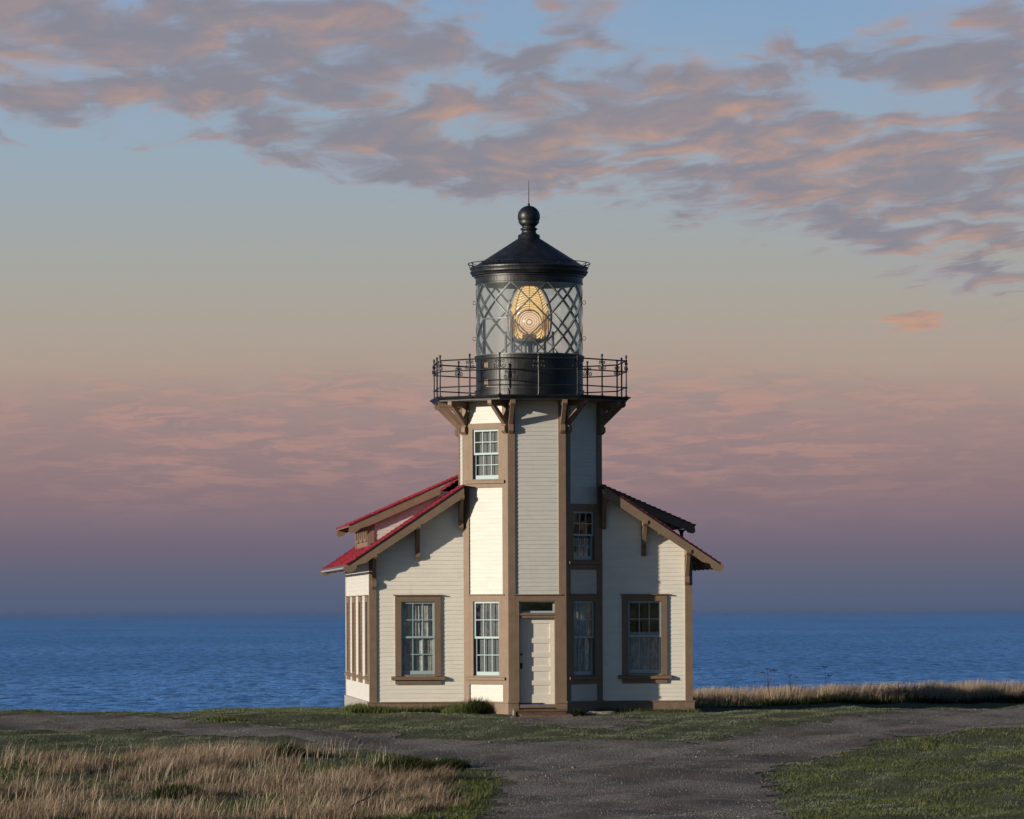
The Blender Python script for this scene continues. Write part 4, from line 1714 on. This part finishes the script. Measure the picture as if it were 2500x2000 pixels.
# tall grass behind the house on the right
X, Y = scatter(420000, 3.5, 17.5, 14.5, 27)
ok = (np.abs(X) < view_half(Y) + 0.5) & ~footprint(X, Y, 0.3) & (Y > 15.9 + 0.497 * (X - 4.45) - 0.06 * np.clip(X - 7, 0, 9) + 0.15 * np.sin(X * 1.3)) & (Y < 20.2 + 0.497 * (X - 4.5))
X, Y = X[ok], Y[ok]
n1 = fbm2(X, Y, 0.9, 41)
n2 = fbm2(X, Y, 2.5, 42)
dens = np.clip(0.34 + 0.35 * n1 + 0.45 * n2, 0.04, 1)
ok = rng.uniform(0, 1, len(X)) < dens
X, Y, n1, n2 = X[ok], Y[ok], n1[ok], n2[ok]
hg = (0.40 + 0.05 * np.clip((X - 6) / 6, 0, 2) + 0.13 * n1 + 0.07 * n2) * rng.uniform(0.45, 1.35, len(X))
tint = np.clip(0.68 + 0.2 * n1 + 0.15 * n2 + rng.normal(0, 0.20, len(X)), 0, 1)
blades('seaside_grass', X, Y, hg, 0.013, (0.10, 0.02), 'dry_blade', tint, 'tall dry grass standing in front of the sea right of the lighthouse', 'grass', jit=0.12)
# green undergrowth in front of it
X = rng.uniform(4.5, 17.5, 26000)
Y = 14.9 + 0.48 * (X - 4.5) + rng.uniform(0, 1.2, 26000)
n1 = fbm2(X, Y, 1.4, 44)
ok = (rng.uniform(0, 1, len(X)) < np.clip(0.35 + 0.6 * n1, 0.05, 1)) & ~footprint(X, Y, .3)
X, Y = X[ok], Y[ok]
blades('undergrowth', X, Y, rng.uniform(0.08, 0.30, len(X)), 0.018, (0.1, 0), 'dark_blade', rng.uniform(0, 1, len(X)), 'dark green undergrowth at the foot of the tall seaside grass', 'undergrowth')

# grass along the foot of the left wing and the right wing
X, Y = scatter(60000, -5.4, 5.4, -2.4, 0.9)
c_, s_ = math.cos(TH), math.sin(TH)
lx, ly = c_ * (X - .5) + s_ * Y, -s_ * (X - .5) + c_ * Y
fl = (lx > -4.9) & (lx < -1.2) & (ly > -1.45 - 0.25 * np.sin(lx * 3)) & (ly < -0.80)
fr_ = (lx > 1.6) & (lx < 4.5) & (ly > -1.25) & (ly < -0.80)
fl2 = (lx < -4.45) & (lx > -5.0) & (ly > -1.3) & (ly < 1.0)
pr_ = np.where(fl | fl2, 0.85, np.where(fr_, 0.5, 0))
ok = (rng.uniform(0, 1, len(X)) < pr_) & ~footprint(X, Y)
X, Y, lx = X[ok], Y[ok], lx[ok]
n1 = fbm2(X, Y, 2.2, 51)
hg = np.where(lx < 0, 0.15 + 0.13 * np.clip((lx + 3.4) / 1.5, 0, 1) + 0.06 * np.clip((-4.1 - lx) / 0.5, 0, 1), 0.10) * rng.uniform(0.4, 1.35, len(X)) * (1 + 0.35 * n1)
tint = np.clip(0.55 + 0.3 * n1 + rng.normal(0, 0.2, len(X)), 0, 1)
blades('wall_foot_grass', X, Y, hg, 0.014, (0.12, -0.05), 'fresh_blade', tint, 'unmown grass growing along the foot of the front walls', 'grass', jit=0.4)


# pebbles on the track
def pebbles(name, n, label):
    X, Y = scatter(n, -12, 13, -44, 5)
    ok = (on_road(X, Y) | (on_apron(X, Y))) & (np.abs(X) < view_half(Y))
    X, Y = X[ok], Y[ok]
    cl = fbm2(X, Y, 1.1, 61)
    ok = rng.uniform(0, 1, len(X)) < np.clip(0.5 + 0.9 * cl, 0.08, 1)
    X, Y = X[ok], Y[ok]
    k = len(X)
    s = rng.lognormal(math.log(0.0098), 0.40, k)
    Z = ground_z(X, Y) + 0.012 + s * 0.25
    base = np.array([(1, 0, 0), (0, 1, 0), (-1, 0, 0), (0, -1, 0), (0, 0, 1), (0, 0, -1)], float)
    co = np.stack([X, Y, Z], -1)[:, None, :] + base[None] * (s[:, None, None] * rng.uniform(0.6, 1.3, (k, 6, 1))) * np.array([1, 1, 0.65])
    yaw = rng.uniform(0, 6.28, k)
    tri = np.array([(0, 1, 4), (1, 2, 4), (2, 3, 4), (3, 0, 4), (1, 0, 5), (2, 1, 5), (3, 2, 5), (0, 3, 5)])
    f = (np.arange(k)[:, None, None] * 6 + tri[None]).reshape(-1, 3)
    o = np_mesh(name, co.reshape(-1, 3), f, 'pebble_stone', kind='stuff', tint=np.repeat(np.clip(rng.normal(0.5, 0.22, k), 0, 1), 8))
    tag(o, label, 'gravel')


pebbles('loose_gravel', 80000, 'loose grey gravel stones lying on the track')


# ------------------------------------------------------------------ plants one can point to
def local(lx, ly):
    return (0.5 + math.cos(TH) * lx - math.sin(TH) * ly, math.sin(TH) * lx + math.cos(TH) * ly)


def tuft(name, x, y, n, rad, h, mat, label, cat, lean=(0.1, 0.0), w=0.016, tint_c=0.5, jit=0.45, group=None, ry=None):
    a = rng.uniform(0, 2 * np.pi, n)
    r = rad * np.sqrt(rng.uniform(0, 1, n))
    ry = ry or rad
    X = x + r * np.cos(a)
    Y = y + r * np.sin(a) * (ry / rad)
    hg = h * (1 - 0.5 * (r / rad) ** 2) * rng.uniform(0.5, 1.15, n)
    o = blades(name, X, Y, hg, w, lean, mat, np.clip(tint_c + rng.normal(0, .22, n), 0, 1), kind=None, jit=jit)
    tag(o, label, cat, group)
    return o


cx_, cy_ = local(-1.63, -1.42)
tuft('grass_clump', cx_, cy_, 1500, 0.34, 0.46, 'dark_blade', 'bushy dark green grass clump against the shaft foot left of the doorstep', 'grass clump', jit=0.42, tint_c=0.55)
cx2, cy2 = local(-2.15, -1.22)
tuft('grass_clump', cx2, cy2, 900, 0.40, 0.27, 'fresh_blade', 'bright yellow green grass tuft in front of the left wing foundation', 'grass clump', jit=0.4, tint_c=0.75)
cx3, cy3 = local(1.02, -2.30)
tuft('weed', cx3, cy3, 420, 0.17, 0.20, 'dark_blade', 'small dark weed growing right beside the wooden doorstep', 'weed', jit=0.7, w=0.03, tint_c=0.6)
tuft('weed', -7.32, -6.6, 420, 0.55, 0.16, 'fresh_blade', 'low leafy weed on the lawn beyond the left track', 'weed', jit=0.8, w=0.03, ry=0.5)
TL = [(-5.1, -22.2, 0.50, 0.34, 'dark green tussock behind the dry meadow, nearest the track', 1.2),
      (-2.25, -26.9, 0.75, 0.36, 'broad dark tussock between dry meadow and track, middle of the foreground', 1.6),
      (-1.35, -25.6, 0.42, 0.26, 'small leafy green tussock at the bend of the track', 1.0),
      (-1.85, -37.6, 0.36, 0.30, 'dark tussock near the bottom edge beside the track', 1.6),
      (-6.6, -34.6, 0.50, 0.30, 'dark tussock deep in the dry meadow at far left', 1.6)]
for x, y, r_, h, lb, k in TL:
    tuft('tussock', x, y, int(1900 * r_ * k), r_, h, 'dark_blade', lb, 'tussock', jit=0.45, lean=(0.25, 0), ry=r_ * 1.8, w=0.02)


# dry umbel stalks at the land edge
def stalk(name, x, y, branches, label, group=None):
    z = float(ground_z(x, y))
    root = empty(name, (x, y, z))
    tag(root, label, 'dry plant', group)
    st_ = MB()
    for pts, r_ in branches:
        st_.tube(pts, [r_ * (1 - 0.55 * k / (len(pts) - 1)) for k in range(len(pts))], 6)
    st_.build('stem', 'dry_wood', root)
    for pts, r_ in branches:
        tip = Vector(pts[-1])
        um = MB()
        for k in range(9):
            a = 2 * math.pi * k / 9 + random.random()
            rr = random.uniform(0.04, 0.09)
            e = tip + Vector((math.cos(a) * rr, math.sin(a) * rr, random.uniform(0.01, 0.05)))
            um.tube([tuple(tip), tuple(e)], 0.005, 5)
            um.lathe([(0.001, e.z - 0.012), (0.016, e.z), (0.001, e.z + 0.012)], 6, e.x, e.y)
        um.build('seed_head', 'dry_wood', root)


stalk('dry_stalk', 7.97, 17.0, [([(0, 0, 0), (-0.04, 0, 0.3), (-0.08, 0, 0.55), (-0.10, 0.02, 0.98), (-0.11, 0.02, 1.14)], 0.022),
                                ([(-0.08, 0, 0.55), (-0.17, -0.03, 0.82), (-0.27, -0.05, 1.03)], 0.010),
                                ([(-0.085, 0, 0.62), (-0.02, 0.03, 0.86), (0.02, 0.05, 1.11)], 0.010),
                                ([(-0.02, 0.03, 0.86), (0.08, 0.04, 1.0), (0.13, 0.05, 1.10)], 0.007)],
      'tallest dry brown stalk with spread seed heads standing before the sea', )
stalk('dry_stalk', 8.66, 17.4, [([(0, 0, 0), (-0.05, 0, 0.5), (-0.10, 0, 0.93)], 0.012), ([(-0.05, 0, 0.5), (0.06, 0, 0.75), (0.1, 0, 0.88)], 0.008)],
      'short forked dry stalk just right of the tallest one')
stalk('dry_stalk', 9.75, 17.9, [([(0, 0, 0), (-0.03, 0, 0.5), (-0.06, 0, 1.10)], 0.010), ([(-0.04, 0, 0.6), (0.08, 0, 0.83)], 0.007)],
      'thin faint dry stalk rightmost in the tall seaside grass')

# fallen stick in the dry grass
sk = MB()
pts = []
for t_ in [0, .25, .5, .75, 1]:
    x, y = -2.95 + 0.55 * t_, -41.6 + 4.6 * t_
    pts.append((x, y, float(ground_z(x, y)) + 0.16 + 0.30 * t_ + 0.02 * math.sin(t_ * 9)))
sk.tube(pts, [0.016, 0.014, 0.012, 0.009, 0.006], 6)
sk.tube([pts[2], (pts[2][0] - 0.12, pts[2][1] + 0.1, pts[2][2] + 0.16)], 0.006, 5)
o = sk.build('dead_branch', 'dry_wood')
tag(o, 'bare dead branch slanting up out of the dry meadow', 'branch')

# ------------------------------------------------------------------ doorstep and small things at the door
step = empty('doorstep', (*local(0.05, -2.25), 0), TH)
tag(step, 'low weathered brown wooden doorstep in front of the white door', 'doorstep')
for i in range(3):
    b_ = MB()
    y0_ = -0.20 + i * 0.175
    b_.hexa([(-0.68 + 0.01 * i, y0_, 0.055), (0.68, y0_, 0.055), (0.68, y0_ + 0.165, 0.055), (-0.68 + 0.01 * i, y0_ + 0.165, 0.055),
             (-0.68 + 0.01 * i, y0_, 0.098), (0.68, y0_, 0.098), (0.68, y0_ + 0.165, 0.101), (-0.68 + 0.01 * i, y0_ + 0.165, 0.101)])
    b_.build('tread_board', 'old_wood', step)
b_ = MB()
b_.box(-0.66, 0.66, -0.165, -0.13, -0.12, 0.0545)
b_.box(-0.66, -0.62, -0.13, 0.32, -0.12, 0.0545)
b_.box(0.62, 0.66, -0.13, 0.32, -0.12, 0.0545)
b_.build('riser_board', 'old_wood', step)
b_ = MB()
b_.hexa([(-0.76, -0.22, -0.1), (-0.69, -0.20, -0.1), (-0.69, 0.30, -0.1), (-0.74, 0.30, -0.1), (-0.74, -0.2, 0.06), (-0.695, -0.19, 0.06), (-0.695, 0.28, 0.13), (-0.73, 0.28, 0.13)])
b_.build('side_board', 'rock', step)
mat_o = MB()
mat_o.box(-0.42, 0.42, 0.16, 0.33, 0.1025, 0.118)
o = mat_o.build('doormat', 'old_wood')
o.location = (*local(0.05, -2.25), 0.0)
o.rotation_euler = (0, 0, TH)
tag(o, 'worn brown doormat lying on the wooden doorstep', 'doormat')
for i in range(4):
    pv = MB()
    xw_ = 0.335
    x0_ = -0.60 + i * 0.345
    pv.hexa([(x0_, -0.12, -0.14), (x0_ + xw_, -0.12, -0.14), (x0_ + xw_, 0.12, -0.14), (x0_, 0.12, -0.14),
             (x0_, -0.115, -0.035), (x0_ + xw_, -0.115, -0.035), (x0_ + xw_ - .005, 0.12, 0.0), (x0_ + .005, 0.12, 0.0)])
    o = pv.build('paving_brick', 'paver_brick')
    o.location = (*local(0.08, -2.56), 0.0)
    o.rotation_euler = (random.uniform(-.02, .02), random.uniform(-.015, .015), TH + random.uniform(-.015, .015))
    tag(o, ['leftmost reddish paver in the row before the doorstep', 'reddish paver second from the left before the doorstep',
            'reddish paver second from the right before the doorstep', 'rightmost reddish paver in the row before the doorstep'][i], 'paver', 'pavers laid in front of the doorstep')


def stone(x, y, sx__, sy__, sz__, label, rz=0.0):
    import bmesh
    bm = bmesh.new()
    bmesh.ops.create_icosphere(bm, subdivisions=3, radius=1.0)
    r_ = np.random.default_rng(int(abs(x * 97)) + 3)
    ph = r_.uniform(0, 6.28, 9)
    for v in bm.verts:
        c = v.co
        k = 1 + 0.12 * math.sin(c.x * 3 + ph[0]) * math.sin(c.y * 2.6 + ph[1]) + 0.07 * math.sin(c.z * 6 + ph[2] + c.x * 5) + 0.05 * math.sin(c.y * 9 + ph[3])
        v.co = Vector((c.x * sx__ * k, c.y * sy__ * k, (min(c.z, 0.62) * sz__) * k))
    me = bpy.data.meshes.new('stone')
    bm.to_mesh(me)
    bm.free()
    o = link('stone', me, 'rock')
    o.location = (x, y, float(ground_z(x, y)) + 0.01)
    o.rotation_euler = (0, 0, rz)
    tag(o, label, 'stone')


x_, y_ = local(1.72, -2.0)
stone(x_, y_, 0.42, 0.22, 0.10, 'flat pale stone at the foot of the shaded shaft face right of the step', TH + 0.2)

# edging plank behind the right corner; its dark blue is painted shade
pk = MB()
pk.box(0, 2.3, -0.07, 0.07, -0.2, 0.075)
o = pk.build('shaded_plank', 'plank_shade')
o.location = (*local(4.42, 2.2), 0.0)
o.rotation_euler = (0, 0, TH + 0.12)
tag(o, 'edging plank lying beyond the right corner of the house, dark blue grey for painted shade', 'plank')

# ------------------------------------------------------------------ light
SUN_AZ, SUN_EL = R(-151.8), R(11.0)
to_sun = Vector((math.cos(SUN_AZ) * math.cos(SUN_EL), math.sin(SUN_AZ) * math.cos(SUN_EL), math.sin(SUN_EL)))
sd = bpy.data.lights.new('sun', 'SUN')
sd.energy = 3.3
sd.angle = R(0.6)
sd.color = (1.0, 0.885, 0.72)
so = bpy.data.objects.new('sun', sd)
C.objects.link(so)
so.rotation_euler = to_sun.to_track_quat('Z', 'Y').to_euler()

# ------------------------------------------------------------------ sky
SKY_K = 0.034
world = bpy.data.worlds.new("World")
scene.world = world
world.use_nodes = True
nt = world.node_tree
nt.nodes.clear()
wout = nt.nodes.new('ShaderNodeOutputWorld')
bg = nt.nodes.new('ShaderNodeBackground')
nt.links.new(bg.outputs[0], wout.inputs[0])
tc = nt.nodes.new('ShaderNodeTexCoord')
sep = nt.nodes.new('ShaderNodeSeparateXYZ')
nt.links.new(tc.outputs['Generated'], sep.inputs[0])
dx, dy, dz = (N(nt, sep.outputs[i]) for i in range(3))
hor = (dx * dx + dy * dy).sqrt().max(1e-4)
K = 11.25
el = dz / hor * K                      # height above the horizon, 1 unit = 5.1 degrees
az = dx.atan2(dy) * K                  # bearing from north (+Y)
stops_px = [(1493, (84, 98, 126)), (1450, (88, 98, 122)), (1400, (98, 101, 121)), (1340, (111, 103, 120)), (1270, (126, 111, 122)), (1190, (139, 118, 123)),
            (1110, (148, 126, 127)), (1030, (159, 136, 133)), (960, (168, 147, 138)), (890, (174, 157, 144)), (800, (172, 161, 149)), (700, (168, 165, 157)),
            (600, (163, 167, 165)), (480, (158, 169, 176)), (330, (150, 170, 186)), (150, (140, 167, 193)), (0, (133, 163, 195)), (-300, (120, 155, 198))]
EMAX = 2.2
stops = [(max(0.0, (1493 - y) / 1000.0 / EMAX), lin(*c)) for y, c in stops_px]
stops.append((1.0, lin(112, 148, 200)))
base = ramp(nt, (el / EMAX).clamp(), stops)

# cloud deck in the upper half: mottled cells on a plane overhead
elc = el.max(0.25)
qx = az / elc * 2.3
qy = 11.25 / elc * 0.66
wa = noise(nt, comb(nt, qx, qy, 3.0), 1.6, 3, 0.5)
wb = noise(nt, comb(nt, qx, qy, 11.0), 1.6, 3, 0.5)
ux = qx + (wa - 0.5) * 0.6
uy = qy + qx * 0.16 + (wb - 0.5) * 0.5


def cells(off):
    v_ = comb(nt, ux + off * 0.5, uy + off, 0.0)
    return noise(nt, v_, 3.1, 8, 0.55, 0.0)


def blob(cx, cy, rx, ry, amp):
    """soft patch centred in (bearing, height)"""
    ax, ay = (cx - 1250) / 1000.0, (1493 - cy) / 1000.0
    u = (az - ax) * (1000.0 / rx)
    v = (el - ay) * (1000.0 / ry)
    return ((u * u + v * v) * -1.0).exp() * amp


n_big = noise(nt, comb(nt, ux, uy, 1.7), 1.05, 3, 0.5)
n_fine = cells(0.0)
n_off = cells(0.10)
# lower limit of the deck falls from left to right
lim = 1.170 - (az + 0.97).smooth(0.0, 0.95) * 0.165 - (az - 0.15).smooth(0.0, 0.95) * 0.135 - (az - 0.70).smooth(0, 0.45) * 0.10
above = (el - lim)
mask = above.smooth(-0.15, 0.10)
thin = blob(1225, 30, 110, 60, 0.30) + blob(1850, 20, 420, 75, 0.30) + blob(2120, 240, 190, 45, 0.20) + blob(1700, 120, 170, 45, .16) + blob(1010, 200, 110, 40, .08) + blob(400, 300, 200, 28, .10)
thick = blob(520, 130, 330, 130, 0.12) + blob(820, 300, 300, 80, 0.10) + blob(1500, 300, 430, 130, 0.10) + blob(2100, 450, 280, 110, 0.13) + blob(1180, 400, 240, 60, 0.10) + blob(1480, 50, 90, 40, .10) + blob(1080, 130, 180, 50, .10) + blob(2230, 790, 90, 26, .30) + blob(2150, 115, 110, 40, .08)
low_cl = blob(2230, 790, 110, 40, 1.0) + blob(2180, 620, 150, 60, 0.5)
mask = mask.max(low_cl)
dens = n_big * 0.34 + n_fine * 0.98 - 0.575 + thick - thin + (mask - 1.0) * 0.34
alpha = dens.smooth(-0.07, 0.17) * mask.smooth(0.02, 0.4)
# the low sun from the left picks out the edges that face it
warm_n = noise(nt, comb(nt, ux * 0.9, uy * 0.9, 9.0), 1.5, 4, 0.55)
relief = (n_fine - n_off) * 1.7
warm = (warm_n * 1.5 - 0.54 + blob(2230, 800, 130, 70, .9) + relief + (0.10 - dens) * 0.9 + blob(480, 110, 260, 100, .16) + blob(760, 320, 180, 40, .16) + blob(1430, 270, 320, 60, .16) + blob(2150, 400, 240, 120, .22) + blob(1150, 380, 240, 40, .14)).smooth(0.0, 0.95)
ccol = mixc(nt, warm, lin(139, 137, 147), lin(197, 156, 134))
shade = (n_fine * 1.2 - 0.2 - relief * 0.6).smooth(0.15, 0.60)
ccol = mixc(nt, shade * 0.25, ccol, lin(122, 122, 136))
edge = alpha.smooth(0.02, 0.35) - alpha.smooth(0.35, 0.95)
veil = mask.smooth(0.3, 1.0) * n_big.smooth(0.35, 0.65)
col = mixc(nt, veil * 0.45, base, lin(156, 164, 184))
col = mixc(nt, edge * 0.22, col, lin(172, 170, 182))
col = mixc(nt, alpha * 0.92, col, ccol)

# thin rippled pink sheets low down
v2 = comb(nt, az * 2.2, el * 10.0 + az * 0.9 + wa * 0.7, 5.0)
s1 = noise(nt, v2, 1.1, 6, 0.6, 0.4)
s2 = noise(nt, comb(nt, az * 6.5 + wa, el * 40.0 - az * 1.2 + wb * 1.4, 1.0), 1.0, 6, 0.62, 0.6)
band = blob(520, 985, 560, 85, 1.0) + blob(1000, 1080, 520, 90, 0.9) + blob(1800, 985, 680, 95, 1.0) + blob(1750, 1120, 640, 110, 0.8) + blob(400, 1120, 420, 100, 0.7) + blob(780, 930, 160, 24, 0.5)
sa_ = (s1 * 0.60 + s2 * 0.62 - 0.545).smooth(-0.09, 0.17) * band.min(1.0)
pink = mixc(nt, s2.smooth(.38, .62), lin(139, 124, 133), lin(188, 146, 135))
col = mixc(nt, sa_ * 0.52, col, pink)
# a detached cloud at right, low
sc_ = nt.nodes.new('ShaderNodeVectorMath')
sc_.operation = 'SCALE'
nt.links.new(col, sc_.inputs[0])
sc_.inputs['Scale'].default_value = EK
# higher up: clear sky from the Sky Texture
sky = nt.nodes.new('ShaderNodeTexSky')
sky.sky_type = 'NISHITA'
sky.sun_disc = False
sky.sun_elevation = SUN_EL
sky.sun_rotation = math.atan2(to_sun.x, to_sun.y)
sky.altitude = 0
sky.air_density = 1.0
sky.dust_density = 0.6
sky.ozone_density = 2.0
sk_t = nt.nodes.new('ShaderNodeVectorMath')
sk_t.operation = 'MULTIPLY'
sk_t.inputs[1].default_value = (0.76, 0.93, 1.26)      # deep blue early sky away from the glow
nt.links.new(sky.outputs[0], sk_t.inputs[0])
sk_s = nt.nodes.new('ShaderNodeVectorMath')
sk_s.operation = 'SCALE'
nt.links.new(sk_t.outputs[0], sk_s.inputs[0])
sk_s.inputs['Scale'].default_value = SKY_K
side = (az * az).sqrt().smooth(2.6, 8.0)
up = el.smooth(1.8, 6.0).max(side)
fin = mixc(nt, up, sc_.outputs[0], sk_s.outputs[0])
nt.links.new(fin, bg.inputs[0])
bg.inputs[1].default_value = 1.0

# ------------------------------------------------------------------ sea air
m, nt, out = new_mat('sea_air')
pv = nt.nodes.new('ShaderNodeVolumePrincipled')
pv.inputs['Color'].default_value = (0.19, 0.250, 0.43, 1)
pv.inputs['Density'].default_value = 2.2e-5
pv.inputs['Anisotropy'].default_value = 0.0
nt.links.new(pv.outputs[0], out.inputs['Volume'])
M['sea_air'] = m
hz = MB()
hz.box(-95000, 95000, -2600, 84000, -25.5, 15.2)
o = hz.build('haze', 'sea_air')
o['kind'] = 'stuff'

# ------------------------------------------------------------------ render settings
scene.render.engine = 'CYCLES'
cy = scene.cycles
cy.max_bounces = 8
cy.transparent_max_bounces = 16
cy.diffuse_bounces = 3
cy.use_denoising = True
cy.sample_clamp_indirect = 6.0
